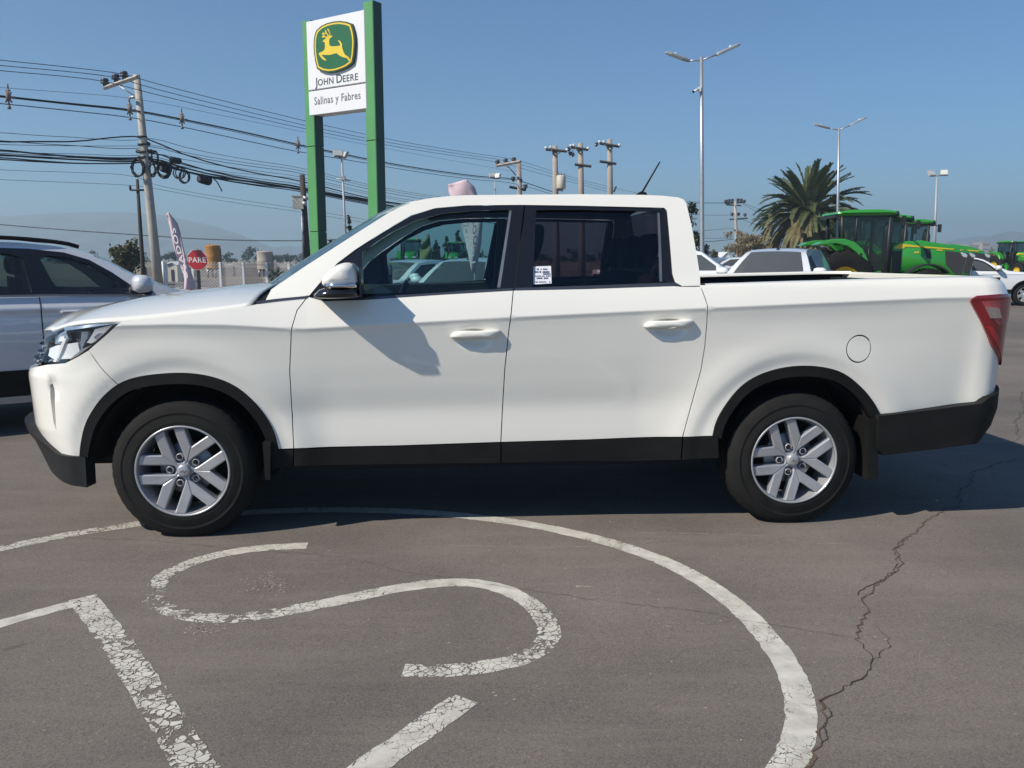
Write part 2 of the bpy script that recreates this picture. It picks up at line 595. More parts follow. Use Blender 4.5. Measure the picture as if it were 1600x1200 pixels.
def puff(name, outline, y0, y1, mat, parent, ypix=None, n=7, pw=2.6, keep=0.0, plane_y=None):
    """a rounded solid whose side outline is traced in the truck's x, z and which swells from y0 out to y1"""
    cx = sum(p[0] for p in outline) / len(outline); cz = sum(p[1] for p in outline) / len(outline)
    V, F = [], []
    m = len(outline)
    for k in range(n + 1):
        t = k / n
        sc = max((1 - t ** pw), 0) ** (1 / pw)
        sc = keep + (1 - keep) * sc
        y = y0 + (y1 - y0) * t
        for (x, z) in outline: V.append((cx + (x - cx) * sc, y, cz + (z - cz) * sc))
    for k in range(n):
        for i in range(m):
            j = (i + 1) % m
            F.append((k * m + i, k * m + j, (k + 1) * m + j, (k + 1) * m + i))
    F.append(tuple(range(m))[::-1]); F.append(tuple(n * m + i for i in range(m)))
    return link(name, mesh_pd(name, V, F, True), mat, parent)
def tp(pts, y):
    r = []
    for p in pts:
        q = tplane(p[0], p[1], y); r.append((q.x, q.z))
    return r
def smooth_loop(pts, it=2):
    for _ in range(it):
        out = []
        for i in range(len(pts)):
            a, b = pts[i], pts[(i + 1) % len(pts)]
            out += [(a[0] * .75 + b[0] * .25, a[1] * .75 + b[1] * .25), (a[0] * .25 + b[0] * .75, a[1] * .25 + b[1] * .75)]
        pts = out
    return pts

for hx, hy in ((741, 526), (1046, 510)):
    s_, z_ = trB(hx, hy)
    HANDLES.append((s_, z_ - .005, .080, .046, .024))

s_, z_ = trB(83, 607)
HANDLES.append((float(np.interp(s_, PLAN[:, 0], PLAN[:, 1])), z_ + .005, .030, .05, .014))
# ---- outlines in photo pixels
ARCH_F = [(435, 702), (428, 673), (413, 647), (390, 620), (363, 600), (330, 588), (297, 583), (263, 583), (217, 588), (187, 598), (163, 617), (147, 637), (133, 663), (126.7, 693), (125, 715)]
ARCH_R = [(1113.7, 681), (1118, 660.5), (1130, 637.5), (1153, 607), (1179.6, 588), (1214, 576), (1252, 571), (1291, 574), (1321, 584), (1348, 607), (1363.5, 626), (1375, 648)]
DOORF = [(481, 463), (464, 485), (455, 517), (452.5, 580), (456, 640), (459, 701)]       # front edge of the front door
DOORM = [(802, 453.5), (795, 517), (788.7, 577), (785, 640), (782.5, 691)]              # between the doors
DOORR = [(1095, 447.5), (1105.5, 477), (1104.5, 505), (1101.5, 540), (1095.5, 577), (1081, 630), (1066.5, 683)]
def copen(pts, it=2):
    for _ in range(it):
        o = [pts[0]]
        for p, q in zip(pts[:-1], pts[1:]): o += [(p[0] * .75 + q[0] * .25, p[1] * .75 + q[1] * .25), (p[0] * .25 + q[0] * .75, p[1] * .25 + q[1] * .75)]
        pts = o + [pts[-1]]
    return pts
ARCH_F, ARCH_R = copen(ARCH_F), copen(ARCH_R)
KF = min(range(len(ARCH_F)), key=lambda i: abs(ARCH_F[i][0] - 186) + abs(ARCH_F[i][1] - 599))
HLTOP = [(82, 515), (100, 510), (120, 506.5), (150, 504), (189, 502.5)]
HLBOT = [(189, 502.5), (168, 521), (138, 547), (120, 558), (102, 567)]
ftop = [(189, 502.5), (250, 496), (310, 489), (375, 480), (425, 470), (455, 466.5), (481, 463)]
near = []          # parts to mirror onto the far flank
def keepn(o): near.append(o); return o

fender = keepn(panel('front_fender', tb(ftop + DOORF[1:] + ARCH_F[:KF + 1] + [(138, 547), (168, 521)]), B, M['paint'], truck, gap=.0022, flange=.03, sx=.03, sz=.014, follow=True))
zb = trB(102, 567)
NB = [('s', zb[0] - .12, .872), ('s', -.85, .84), ('s', -1.1, .83), ('s', S_NOSE, .82), ('s', S_NOSE, .52), ('s', -1.1, .52), ('s', -.95, .515)]
slot = tb([(78.5, 602), (82, 600), (85, 625), (88, 672), (84, 660)])
bumper_f = keepn(panel('front_bumper', [tb(HLBOT[2:] + NB + [(66, 690), (77, 700), (90, 708), (122, 714.5), (125, 714.5)] + ARCH_F[-2:KF - 1:-1]), slot], B, M['paint'], truck, gap=.002, flange=.03, sx=.03, sz=.02))
panel('air_slot', slot, B, M['black_plastic'], bumper_f, off=-.028, flange=0)
front_door = keepn(panel('front_door', tb(DOORF + [(620, 696.5)] + DOORM[::-1] + [(690, 460), (570, 468), (505, 470)]), B, M['paint'], truck, gap=.0024, flange=.03, sx=.03, sz=.012, follow=True))
rear_door = keepn(panel('rear_door', tb(DOORM + [(920, 687)] + DOORR[::-1] + [(1066, 447.5), (1054, 446.5), (920, 451)]), B, M['paint'], truck, gap=.0024, flange=.03, sx=.03, sz=.012, follow=True))
RAILTOP = [(1097, 445), (1180, 442), (1270, 439.5), (1344, 437.5), (1450, 434), (1540, 433)]
fuel_c = trB(1342, 545)
fuel_loop = [(fuel_c[0] + .066 * math.cos(a), fuel_c[1] + .070 * math.sin(a)) for a in np.linspace(0, 2 * PI, 41)[:-1]]
bed_side = keepn(panel('bed_side', [tb(DOORR + [(1113.5, 681.5)] + ARCH_R + [(1460, 638), (1536, 629)]) + [(4.25, .66), (s_end + .02, .67), (s_end + .02, 1.262), (4.28, 1.268), (4.18, 1.279), (4.10, 1.285)] + tb(RAILTOP[::-1]), fuel_loop], B, M['paint'], truck, gap=.0024, flange=.03, sx=.035, sz=.014, follow=True))
panel('fuel_flap', inset(fuel_loop, .0045), B, M['paint'], bed_side, flange=.02, sx=.03, sz=.02)
# black cladding
def ring(A, cx, r_in_scale):
    out = tb(A)
    inn = [(cx + (s - cx) * r_in_scale, .34 + (z - .34) * (r_in_scale - .01)) for s, z in out]
    return out + inn[::-1]
keepn(panel('wheel_arch_trim', ring([(441, 706)] + ARCH_F[1:], 0.0, .905), B, M['black_plastic'], truck, off=.007, flange=.045, sx=.03, sz=.02))
keepn(panel('wheel_arch_trim', ring(ARCH_R, 3.1, .905), B, M['black_plastic'], truck, off=.007, flange=.045, sx=.03, sz=.02))
sill_f = keepn(panel('sill_trim', tb([(424, 704), (458, 702.5), (457.5, 728), (424, 733)]), B, M['black_plastic'], truck, off=.004, flange=.04))
panel('lower_cladding', tb([(460, 703), (620, 697.5), (782, 692.5), (781.5, 723), (459.5, 728)]), B, M['black_plastic'], front_door, off=.004, flange=.04)
panel('lower_cladding', tb([(784, 692), (920, 687.7), (1065.5, 684), (1063, 718), (783.5, 723)]), B, M['black_plastic'], rear_door, off=.004, flange=.04)
sill_r = keepn(panel('sill_trim', tb([(1068, 683.5), (1121, 682), (1123, 715), (1065, 718)]), B, M['black_plastic'], truck, off=.004, flange=.04))
# rear bumper: a black corner wrapping to the back
FLAT = True
rb = [(1373, 650), (1460, 640), (1534, 630), (1545, 621)]
rbl = tb(rb, .012) + [(4.33, .715), (S_TAIL - .02, .70), (S_TAIL - .02, .44), (4.40, .43), (4.22, .425)] + tb([(1520, 694.5), (1460, 702), (1379, 711.5), (1372, 700)], .012)
def RBS(s, z, off=0.0):
    p = B(s, z, off); t = float(sstep(3.9, 4.3, s))
    p.x -= t * (max(0, .60 - z) * .34 + max(0, .50 - z) * .5)
    return p
keepn(panel('rear_bumper', rbl, RBS, M['black_plastic'], truck, off=.014, flange=.08, sx=.04, sz=.03))
FLAT = False
# lower front bumper, grey-black
fb = tb([(97, 716), (137, 717.5), (146, 757), (110, 749)], .01)
def FB(s, z, off=0.0):
    p = B(s, max(z, .47), off)
    k = float(sstep(-.5, -.9, p.x))
    return Vector((p.x - .035 * k + max(0, .50 - z) * .55 * k, p.y, z))
s1 = trB(97, 716, .01)[0]
fbl = [(trB(139, 717)[0], .425), (s1, .435), (-.72, .47), (-.86, .545), (-1.0, .565), (S_NOSE, .565), (S_NOSE, .40), (-1.0, .36), (-.72, .315), (-.55, .285), (trB(146, 757)[0], .275)]
keepn(panel('lower_bumper', fbl, FB, M['dark_trim'], truck, off=.018, flange=.08, sx=.04, sz=.03))
# grille between the lamps
gl = [(-.78, .86), (S_NOSE, .83), (S_NOSE, .985), (-.80, .97)]
keepn(panel('grille', gl, B, M['gloss_black'], truck, off=-.02, flange=.03, sx=.05, sz=.03))
for zz in (.875, .91, .945):
    keepn(panel('grille_bar', [(-.80, zz), (S_NOSE, zz - .012), (S_NOSE, zz + .002), (-.80, zz + .012)], B, M['chrome'], truck, off=.0, flange=.02, sx=.05, sz=.03))
keepn(panel('intake', [(-.98, .60), (S_NOSE, .60), (S_NOSE, .76), (-.95, .76)], B, M['void'], truck, off=.003, flange=.0))

# ---- head lamp
zl = trB(102, 567); zt = trB(82, 515)
hl_loop = tb([(189, 502.5), (168, 521), (138, 547), (120, 558), (102, 567)]) + [(zl[0] - .10, zl[1] - .012), (zl[0] - .20, zl[1] - .005), (zl[0] - .22, zl[1] + .05), (zt[0] - .10, zt[1] - .03)] + tb(HLTOP)
M['lamp_dark0'] = pm('lamp_backing', (.07, .08, .10), .35, .3, .3, .1, 10)
hl = keepn(panel('headlight', hl_loop, B, M['lamp_dark0'], truck, off=-.055, flange=0, sx=.03, sz=.02))
hin = inset(hl_loop, .006)
panel('lens', inset(hl_loop, .003), B, M['glass_clear'], hl, off=.001, flange=.0, sx=.025, sz=.018)
def hlrect(pts, mat, o, fl=.03, nm='reflector'):
    return panel(nm, tb(pts), B, mat, hl, off=o, flange=fl, sx=.02, sz=.015)
M['lamp_bowl'] = pm('lamp_bowl', (.88, .89, .9), .25, .1, 0, .02, 10)
M['lamp_dark'] = pm('lamp_housing', (.10, .115, .14), .35, .3, .3, .1, 10)
M['lamp_blue'] = pm('lamp_bezel', (.30, .36, .44), .25, .3, .4, .15, 30)
hlrect([(70, 556), (72, 545), (84, 540), (118, 535.5), (121, 549), (106, 561), (80, 562)], M['lamp_bowl'], -.016, .02)
hlrect([(78, 538), (85, 523), (98, 516.5), (103, 533), (92, 538)], M['lamp_blue'], -.022, .02)
hlrect([(86, 534), (90, 526), (96, 526), (97, 534)], M['lamp_bowl'], -.014, .02)
hlrect([(123, 519), (134, 517.5), (132, 528), (124, 546), (119.5, 546)], M['lamp_blue'], -.022)
hlrect([(133, 536), (146, 515), (172, 508.5), (160, 521), (141, 537)], M['lamp_bowl'], -.014)
hlrect([(145, 527), (152, 521), (157, 521), (147, 530)], M['lamp_blue'], -.010)
hlrect([(97, 511.5), (140, 507.5), (184, 504), (184, 506), (140, 511.5), (98, 517)], M['lamp_blue'], -.010)
hlrect([(125, 546), (140, 540), (118, 556.5), (106, 563)], M['alloy'], -.010)
led = panel('daytime_light', [(zl[0] - .10, .885), (zl[0] - .075, .885), (zl[0] - .045, 1.0), (zl[0] - .065, 1.0)], B, M['sticker'], hl, off=-.006, flange=.02)

# ---- tail lamp
tl_loop = tb([(1517, 472), (1519, 467), (1526, 462)], .01) + tb([(1562, 459.3)], .01) + [(4.30, 1.197), (4.30, 1.06), (4.285, .835)] + tb([(1565.5, 570.5), (1551, 542), (1532, 500)], .01)
tl = keepn(panel('tail_light', tl_loop, B, M['red_lens'], truck, off=.012, flange=.03, sx=.02, sz=.02))
panel('reflector', tb([(1534, 471), (1567, 468.5)], .01) + [(4.285, 1.165), (4.285, 1.065)] + tb([(1559, 508), (1551, 498), (1546, 497)], .01), B, M['pink_lens'], tl, off=.0145, flange=.002, sx=.02)
panel('reverse_lamp', tb([(1539, 479.5), (1559, 481), (1564, 497), (1546, 497)], .01), B, M['chrome'], tl, off=.017, flange=.002, sx=.02)
panel('lower_lens', tb([(1540, 510), (1549, 510), (1566, 544), (1564, 566)], .01), B, M['red_bright'], tl, off=.0145, flange=.002, sx=.02)

# ---- bonnet
def edge_z(s):
    return float(np.interp(s, es_s, es_z))
e_pts = tb([(82, 514), (100, 509), (120, 505.5), (150, 503), (189, 501.5)] + ftop[1:4] + [(425, 469.5)])
es_s = np.array([S_NOSE, -1.0, -.78] + [p[0] for p in e_pts]); es_z = np.array([1.012, 1.018, 1.028] + [p[1] + .0015 for p in e_pts])
o_ = np.argsort(es_s); es_s, es_z = es_s[o_], es_z[o_]
se = np.concatenate([np.linspace(S_NOSE + .03, -.3, 26), np.linspace(-.28, e_pts[-1][0] - .10, 22)])
V, F = [], []
NT = 33
for s in se:
    p = B(s, edge_z(s), -.002)
    zc_ = float(np.interp(p.x, [-.95, -.85, -.7, -.48, -.25, 0, .13, .5], [1.03, 1.065, 1.108, 1.150, 1.190, 1.217, 1.230, 1.245]))
    rise = max(0.004, zc_ - p.z)
    for j in range(NT):
        t = -1 + 2 * j / (NT - 1)
        y = t * abs(p.y)
        V.append((p.x - .0 * (1 - t * t), y, p.z + rise * (1 - abs(t) ** 2.8)))
for i in range(len(se) - 1):
    for j in range(NT - 1):
        F.append((i * NT + j, (i + 1) * NT + j, (i + 1) * NT + j + 1, i * NT + j + 1))
hood = link('hood', mesh_pd('hood', V, F, True), M['paint'], truck)
sol = hood.modifiers.new('thickness', 'SOLIDIFY'); sol.thickness = .012; sol.offset = -1
# black cowl behind the bonnet
xh = B(se[-1], edge_z(se[-1])).x
V, F = [], []
for xx, dz in ((xh - .02, -.02), (xh + .03, -.012), (.62, .0)):
    for j in range(NT):
        t = -1 + 2 * j / (NT - 1)
        V.append((xx - .16 * (1 - t * t), t * .84, 1.178 + .052 * (1 - abs(t) ** 2.8) + dz))
for i in range(2):
    for j in range(NT - 1): F.append((i * NT + j, i * NT + j + 1, (i + 1) * NT + j + 1, (i + 1) * NT + j))
link('cowl', mesh_pd('cowl', V, [f for f in F], True), M['black_plastic'], truck)

# ---- cab frame: pillars and roof rail
ROOF = [(642, 317.5), (662, 312), (680, 308.7), (704, 306.3), (730, 305), (830, 304), (905, 303.5), (1005, 304.5), (1035, 305.8)]
APIL = [(438, 442.5), (480, 414), (525, 385), (560, 362.5), (605, 334), (625, 323.5)]
CPIL = [(1060, 308.5), (1068, 311.5), (1072, 317), (1080, 350), (1089, 400), (1093.5, 430), (1094.2, 446.5)]
DLO = [(1066, 447), (1055, 441), (1051, 428), (1042.5, 329), (1037.5, 324.5), (905, 321.3), (817, 320), (730, 320.7), (680, 325), (642.5, 336), (605, 357.5), (555, 390), (527, 411), (497, 445), (483, 462)]
cab = keepn(panel('cab_frame', tg(APIL + ROOF + CPIL + DLO + [(455, 465), (415, 469), (424, 452)]), GS, M['paint'], truck, flange=.05, sx=.03, sz=.02))
# doors' black frames and panes
ffr = tg([(483, 464), (497, 447), (527, 412), (555, 391), (605, 358.5), (642.5, 337), (680, 326), (730, 321.7), (817, 321), (818.7, 323), (802.3, 455), (690, 462), (570, 469), (505, 471)])
fgl = tg([(566, 465), (566, 395), (585, 380), (612, 363), (650, 344.5), (690, 333.5), (740, 329), (799, 328), (781, 451)])
wf = panel('window_frame', [ffr, fgl], GS, M['gloss_black'], front_door, off=-.006, flange=.03, sx=.03, sz=.03)
panel('window_glass', inset(fgl, -.008), GS, M['glass_front'], front_door, off=-.020, flange=0, sx=.06, sz=.05)
panel('window_channel', tg([(796, 329.5), (799.5, 329.5), (781.8, 449), (777, 449.5)]), GS, M['steel'], front_door, off=-.004, flange=.01)
rfr = tg([(820.7, 323), (820, 321.3), (905, 322.3), (1036.5, 325.5), (1041.5, 330), (1050, 428), (1054, 441), (1056, 446), (920, 451.5), (804.3, 455)])
rgl = tg([(838, 328), (905, 327.5), (1033, 330.5), (1042, 439), (1040, 441), (832, 450)])
panel('window_frame', [rfr, rgl], GS, M['gloss_black'], rear_door, off=-.006, flange=.03, sx=.03, sz=.03)
panel('window_glass', inset(rgl, -.008), GS, M['glass_dark'], rear_door, off=-.020, flange=0, sx=.06, sz=.05)
panel('window_channel', tg([(1028.5, 332), (1031.5, 332), (1035.5, 440), (1031.5, 440)]), GS, M['steel'], rear_door, off=-.012, flange=.006)
panel('quarter_panel', tg([(1032, 331.5), (1034.5, 331.5), (1042, 439), (1036, 440)]), GS, M['gloss_black'], rear_door, off=-.013, flange=.006)
M['belt'] = pm('satin_belt_strip', (0.10, 0.105, 0.12), .22, .6, 0, .05, 10)
panel('belt_molding', tg([(485, 465.5), (570, 464.3), (690, 457), (801.5, 450), (801.3, 454), (690, 461.5), (570, 468.6), (485, 470)]), GS, M['belt'], front_door, off=.002, flange=.02)
panel('belt_molding', tg([(805, 450), (920, 446.3), (1054, 441.5), (1062, 445.5), (1062, 447), (920, 451), (804.3, 454.2)]), GS, M['belt'], rear_door, off=.002, flange=.02)
keepn(panel('cowl_trim', tb([(399, 471), (430, 467), (482, 462), (480, 465.5), (440, 469.5), (403, 474)]), B, M['belt'], truck, off=.004, flange=.02))
stk = tg([(833.5, 416.5), (861.5, 415.5), (862.5, 443), (834, 444.5)])
sticker = panel('sticker', stk, GS, M['sticker'], rear_door, off=-.016, flange=0)
sb = MB()
su0, sv0 = stk[3]; su1, sv1 = stk[1]
def on_st(a, b): return GS(su0 + (su1 - su0) * a, sv0 + (sv1 - sv0) * b, -.0150)
rs = random.Random(3)
for (b0, b1, segs) in ((.78, .86, [(.2, .36), (.42, .5), (.55, .8)]), (.62, .72, [(.1, .3), (.35, .46), (.52, .93)]), (.52, .6, [(.55, .95)]), (.42, .48, [(.1, .2), (.23, .45), (.5, .62), (.7, .95)]), (.29, .38, [(.18, .5), (.58, .82)]), (.1, .16, [(.1, .25), (.3, .7), (.86, .95)])):
    for a0, a1 in segs:
        a = a0
        while a < a1 - .02:
            w = min(rs.uniform(.03, .09), a1 - a)
            sb.add([on_st(a, b0), on_st(a + w, b0), on_st(a + w, b1), on_st(a, b1)], [(0, 1, 2, 3)])
            a += w + .018
sb.build('sticker_print', M['ink'], rear_door)

# ---- windscreen, roof, back wall
def loft_edge(name, edge, bulge, crown, mat, parent, pwr=2.0, nt=25, thick=0.0):
    V, F = [], []
    for i, (p, bl, cr) in enumerate(zip(edge, bulge, crown)):
        for j in range(nt):
            t = -1 + 2 * j / (nt - 1)
            k = 1 - abs(t) ** pwr
            V.append((p[0] - bl * k, t * abs(p[1]), p[2] + cr * k))
    for i in range(len(edge) - 1):
        for j in range(nt - 1): F.append((i * nt + j, (i + 1) * nt + j, (i + 1) * nt + j + 1, i * nt + j + 1))
    o = link(name, mesh_pd(name, V, F, True), mat, parent)
    if thick:
        s_ = o.modifiers.new('thickness', 'SOLIDIFY'); s_.thickness = thick; s_.offset = -1
    return o
wsp = [GS(*trG(*p), -.008) for p in [(434, 446)] + APIL[1:] + [(642, 317)]]
nb = len(wsp)
loft_edge('windscreen', wsp, np.linspace(.17, .10, nb), np.linspace(.0, .02, nb), M['glass_front'], truck, 2.2)
rfp = [GS(*trG(*p), -.004) for p in ROOF + [(1060, 308.5), (1067.5, 311.5)]]
nr = len(rfp)
roof = loft_edge('roof', rfp, np.concatenate([[.10, .097, .09, .07, .045], np.zeros(nr - 5)]), np.interp(np.arange(nr), [0, 3, 7, nr - 1], [.02, .018, .018, .016]), M['paint'], truck, 2.2, 33, .02)
loft_edge('headliner', [(p[0], p[1] * .97, p[2] - .045) for p in rfp[1:]], [0.06] * (nr - 1), [.03] * (nr - 1), M['liner'], truck)
bwe = [GS(*trG(*p), -.02) for p in [(1070, 318), (1080, 352), (1088, 400), (1093, 440)]]
bw = [(p[0] - .01, p[1], p[2]) for p in bwe]
V, F = [], []
for p in bw: V += [(p[0], p[1], p[2]), (p[0], -p[1], p[2])]
b0 = bw[0]; b3 = bw[-1]
def backrow(i, ys): return [(bw[i][0], y, bw[i][2]) for y in ys]
ys4 = lambda i: [bw[i][1], -.56, .56, -bw[i][1]]
V = sum([backrow(i, ys4(i)) for i in range(4)], [])
F = [(0, 1, 5, 4), (2, 3, 7, 6), (4, 5, 9, 8), (6, 7, 11, 10), (8, 9, 13, 12), (9, 10, 14, 13), (10, 11, 15, 14)]
link('cab_back_panel', mesh_pd('cab_back_panel', V, F), M['paint'], truck)
link('rear_window', mesh_pd('rear_window', [V[1], V[2], V[10], V[9]], [(0, 1, 2, 3)]), M['glass_dark'], truck)

# ---- mirror
my = -1.05
mir_w = smooth_loop(tp([(502, 446), (502, 437), (510, 425), (523, 414.5), (538, 409.5), (549, 410.5), (557, 417), (560.5, 430), (562, 450), (508, 449.5)], my), 2)
mirror = keepn(puff('mirror_housing', mir_w, -.94, -1.13, M['paint'], truck, n=9, pw=3.2, keep=.35))
mi_i = tp([(508, 441.5), (530, 440), (561.3, 440.5), (562, 449.5), (530, 450.5), (512, 450)], my)
puff('turn_signal', [(x, z) for x, z in mi_i], -1.0, -1.137, M['chrome'], mirror, n=8, pw=3.2, keep=.36)
mi_b = smooth_loop(tp([(484, 465), (500, 449), (530, 448), (562, 449), (564, 456), (564, 465), (530, 467.5), (500, 467)], my), 1)
puff('mirror_base', mi_b, -.87, -1.13, M['gloss_black'], mirror, n=8, pw=3.2, keep=.45)
mg = tp([(561.8, 418), (564.2, 418), (566, 464), (563, 464)], my)
mb = MB(); mb.add([(x, -.96, z) for x, z in mg] + [(x, -1.075, z) for x, z in mg], [(0, 1, 2, 3), (7, 6, 5, 4), (0, 4, 5, 1), (1, 5, 6, 2), (2, 6, 7, 3), (3, 7, 4, 0)])
mb.build('mirror_glass', M['gloss_black'], mirror)
# ---- door handles
for (pts, dr) in (([(702, 528.5), (706, 522), (712, 518.5), (726, 517), (748, 517.5), (772, 515.3), (784.5, 516.5), (779.5, 526), (770, 528.8), (745, 528), (720, 530)], front_door),
                  ([(1007, 513), (1011, 506), (1018, 502.5), (1032, 501.5), (1054, 501.5), (1076, 499), (1087.5, 500.5), (1084, 509), (1074, 512.3), (1050, 511.5), (1025, 513.7)], rear_door)):
    c = trB(*pts[4]); yb = B(c[0], c[1] + .03).y
    puff('door_handle', smooth_loop(tp(pts, yb - .03), 1), yb + .012, yb - .026, M['paint'], dr, n=6, pw=3.0, keep=.55)

# ---- wheels
RIM, TYR, AX = .2290, .354, .341
def make_wheel(cx, phase, kind):
    w = empty('wheel', (cx, -.93, AX)); w.parent = truck
    Mx = axes((0, 0, 0), (1, 0, 0), (0, 0, 1), (0, -1, 0))      # w axis points out of the flank
    t = MB()
    prof = [(RIM - .012, .0), (RIM + .004, .006), (RIM + .012, .004), (RIM + .020, .008), (RIM + .022, .0065), (RIM + .045, .0135), (RIM + .047, .012), (RIM + .062, .0118), (RIM + .064, .0135), (RIM + .067, .0115), (RIM + .082, .009), (TYR - .022, -.004), (TYR - .010, -.016), (TYR - .004, -.030)]
    gw = -.225
    tread = [(TYR - .001, -.036), (TYR, -.062), (TYR - .008, -.065), (TYR - .008, -.073), (TYR + .001, -.076), (TYR + .001, -.107), (TYR - .008, -.109), (TYR - .008, -.117), (TYR + .001, -.120), (TYR + .001, -.150), (TYR - .008, -.153), (TYR - .008, -.160), (TYR, -.163), (TYR - .004, -.195)]
    prof = prof + tread + [(TYR - .015, -.213), (TYR - .05, -.225), (RIM, -.215)]
    nseg = 144
    vs, fs = [], []
    k = len(prof)
    for i in range(nseg):
        a = 2 * PI * i / nseg
        for j, (r, ww) in enumerate(prof):
            rr = r
            if j in (12, 13) and (i % 3 == 0): rr -= .002            # shoulder lugs
            if j in (14, 15, 27) and (i % 3 == 0): rr -= .004
            x, z = rr * math.cos(a), rr * math.sin(a)
            if z < -AX + .002: z = -AX + .002
            vs.append(Mx @ Vector((x, z, ww)))
    for i in range(nseg):
        i2 = (i + 1) % nseg
        for j in range(k - 1): fs.append((i * k + j, i2 * k + j, i2 * k + j + 1, i * k + j + 1))
    t.add(vs, fs, 0, True)
    t.build('tyre', M['rubber'], w)
    r = MB()
    r.lathe([(RIM + .002, .004), (RIM - .002, .009), (RIM - .009, .006), (RIM - .013, -.01), (RIM - .020, -.05), (RIM - .03, -.11), (RIM - .015, -.2)], Mx, 96)
    r.build('rim', M['alloy'], w)
    sp = MB()
    R0 = RIM - .006
    for q in range(5):
        th0 = R_(phase + 72 * q)
        for sg in (1, -1):
            pl = [(.16, .0), (.20, .095), (.34, .108), (.985, .108), (.935, .335), (.461, .335), (.14 * math.cos(.628), .14 * math.sin(.628))]
            pl = [(u * R0, v * R0 * sg) for u, v in pl]
            top = [Vector((u, v, -.006 - .020 * (1 - min(1, math.hypot(u, v) / R0)) ** 1.2)) for u, v in pl]
            ins = inset(pl, .0055)
            cc = math.cos(th0), math.sin(th0)
            def pt(u, v, ww): return Mx @ Vector((u * cc[0] - v * cc[1], u * cc[1] + v * cc[0], ww))
            n = len(pl)
            V1 = [pt(ins[i][0], ins[i][1], top[i].z + .0035) for i in range(n)] + [pt(pl[i][0], pl[i][1], top[i].z) for i in range(n)] + [pt(pl[i][0], pl[i][1], top[i].z - .045) for i in range(n)]
            F1 = [tuple(range(n))] + [(i, n + i, n + (i + 1) % n, (i + 1) % n) for i in range(n)] + [(n + i, 2 * n + i, 2 * n + (i + 1) % n, n + (i + 1) % n) for i in range(n)]
            if sg > 0: F1 = [f[::-1] for f in F1]
            sp.add(V1, [f[::-1] for f in F1])
    sp.build('spokes', M['alloy'], w)
    hb = MB(); hb.lathe([(.0001, .0), (.020, .0), (.026, -.002), (.030, -.006), (.032, -.014), (.038, -.03), (.055, -.045)], Mx, 40)
    hb.build('hub_cap', M['alloy'], w)
    bd = MB(); bd.lathe([(.0001, -.075), (.13, -.075), (.135, -.08), (.135, -.11)], Mx, 40)
    bd.build('brake_disc', M['steel'], w)
    bk = MB(); bk.lathe([(.0001, -.125), (RIM - .035, -.125)], Mx, 40)
    bk.build('backing_plate', M['void'], w)
    for q in range(5):
        a = R_(phase + 72 * q)
        n_ = MB()
        ctr = Mx @ Vector((.31 * R0 * math.cos(a), .31 * R0 * math.sin(a), -.018))
        Mn = axes(ctr, (1, 0, 0), (0, 0, 1), (0, -1, 0))
        n_.lathe([(.0001, .006), (.006, .006), (.009, .002), (.0095, -.02)], Mn, 8, 0, False)
        n_.lathe([(.012, -.004), (.016, .0), (.0185, -.003), (.0185, -.03)], Mn, 20, 1)
        n_.build('lug_nut', [M['gloss_black'], M['alloy']], w)
    mk = MB()
    for (u0, v0, u1, v1) in ((-.013, -.006, -.004, .008), (-.004, .008, .0, -.002), (.0, .002, .004, -.008), (.004, -.008, .013, .006)):
        mk.bar(Mx @ Vector((u0, v0, .001)), Mx @ Vector((u1, v1, .001)), .0017, n=6)
    mk.build('emblem', M['steel'], w)
    return w
wheels = [keepn(make_wheel(0.0, 106, 'f')), keepn(make_wheel(3.1, 110, 'r'))]
# mud flaps and wheel wells
for (pts, nm) in (([(1353, 652), (1367, 655), (1368.5, 742), (1364, 748), (1351, 748)], 'mud_flap'), ([(412, 690), (424, 690), (424, 748), (416, 748)], 'mud_flap')):
    q = tp(pts, -.93)
    mbx = MB()
    n = len(q)
    mbx.add([(x, -.955, z) for x, z in q] + [(x + .004, -.72, z) for x, z in q], [tuple(range(n)), tuple(range(n, 2 * n))[::-1]] + [(i, n + i, n + (i + 1) % n, (i + 1) % n) for i in range(n)])
    keepn(mbx.build(nm, M['black_plastic'], truck))
for cx in (0.0, 3.1):
    lb = MB()
    vs, fs = [], []
    A = np.linspace(R_(4), R_(176), 30)
    for a in A:
        for (yy) in (-.885, -.55): vs.append((cx + .455 * math.cos(a), yy, .34 + .455 * math.sin(a)))
    for i in range(len(A) - 1): fs.append((2 * i, 2 * i + 1, 2 * i + 3, 2 * i + 2))
    m0 = len(vs)
    vs += [(cx + .455 * math.cos(a), -.55, .34 + .455 * math.sin(a)) for a in A]
    fs.append(tuple(range(m0, m0 + len(A))))
    lb.add(vs, fs, 0, True)
    keepn(lb.build('wheel_liner', M['void'], truck))

# ---- underbody, bed, tailgate
ub = MB()
ub.box((1.55, 0, .40), (2.15, 1.74, .16)); ub.box((0, 0, .46), (1.0, 1.06, .12)); ub.box((-.55, 0, .42), (.35, 1.3, .2)); ub.box((3.1, 0, .55), (2.0, 1.05, .12))
ub.box((1.7, .42, .32), (3.9, .08, .14)); ub.box((1.7, -.42, .32), (3.9, .08, .14)); ub.bar((0, -.8, .34), (0, .8, .34), .04); ub.bar((3.1, -.8, .34), (3.1, .8, .34), .05)
ub.box((3.85, 0, .55), (.5, 1.6, .2))
ub.build('underbody', M['void'], truck)
xb0, xb1 = 2.64, 4.14
bz = lambda x: float(np.interp(x, [2.6, 3.4, 4.05, 4.2], [1.25, 1.272, 1.286, 1.287]))
bd = MB()
bd.box(((xb0 + xb1) / 2, 0, .76), (xb1 - xb0, 1.5, .04)); bd.box((xb0 + .01, 0, 1.0), (.03, 1.74, .47))
bd.build('bed_floor', M['black_plastic'], truck)
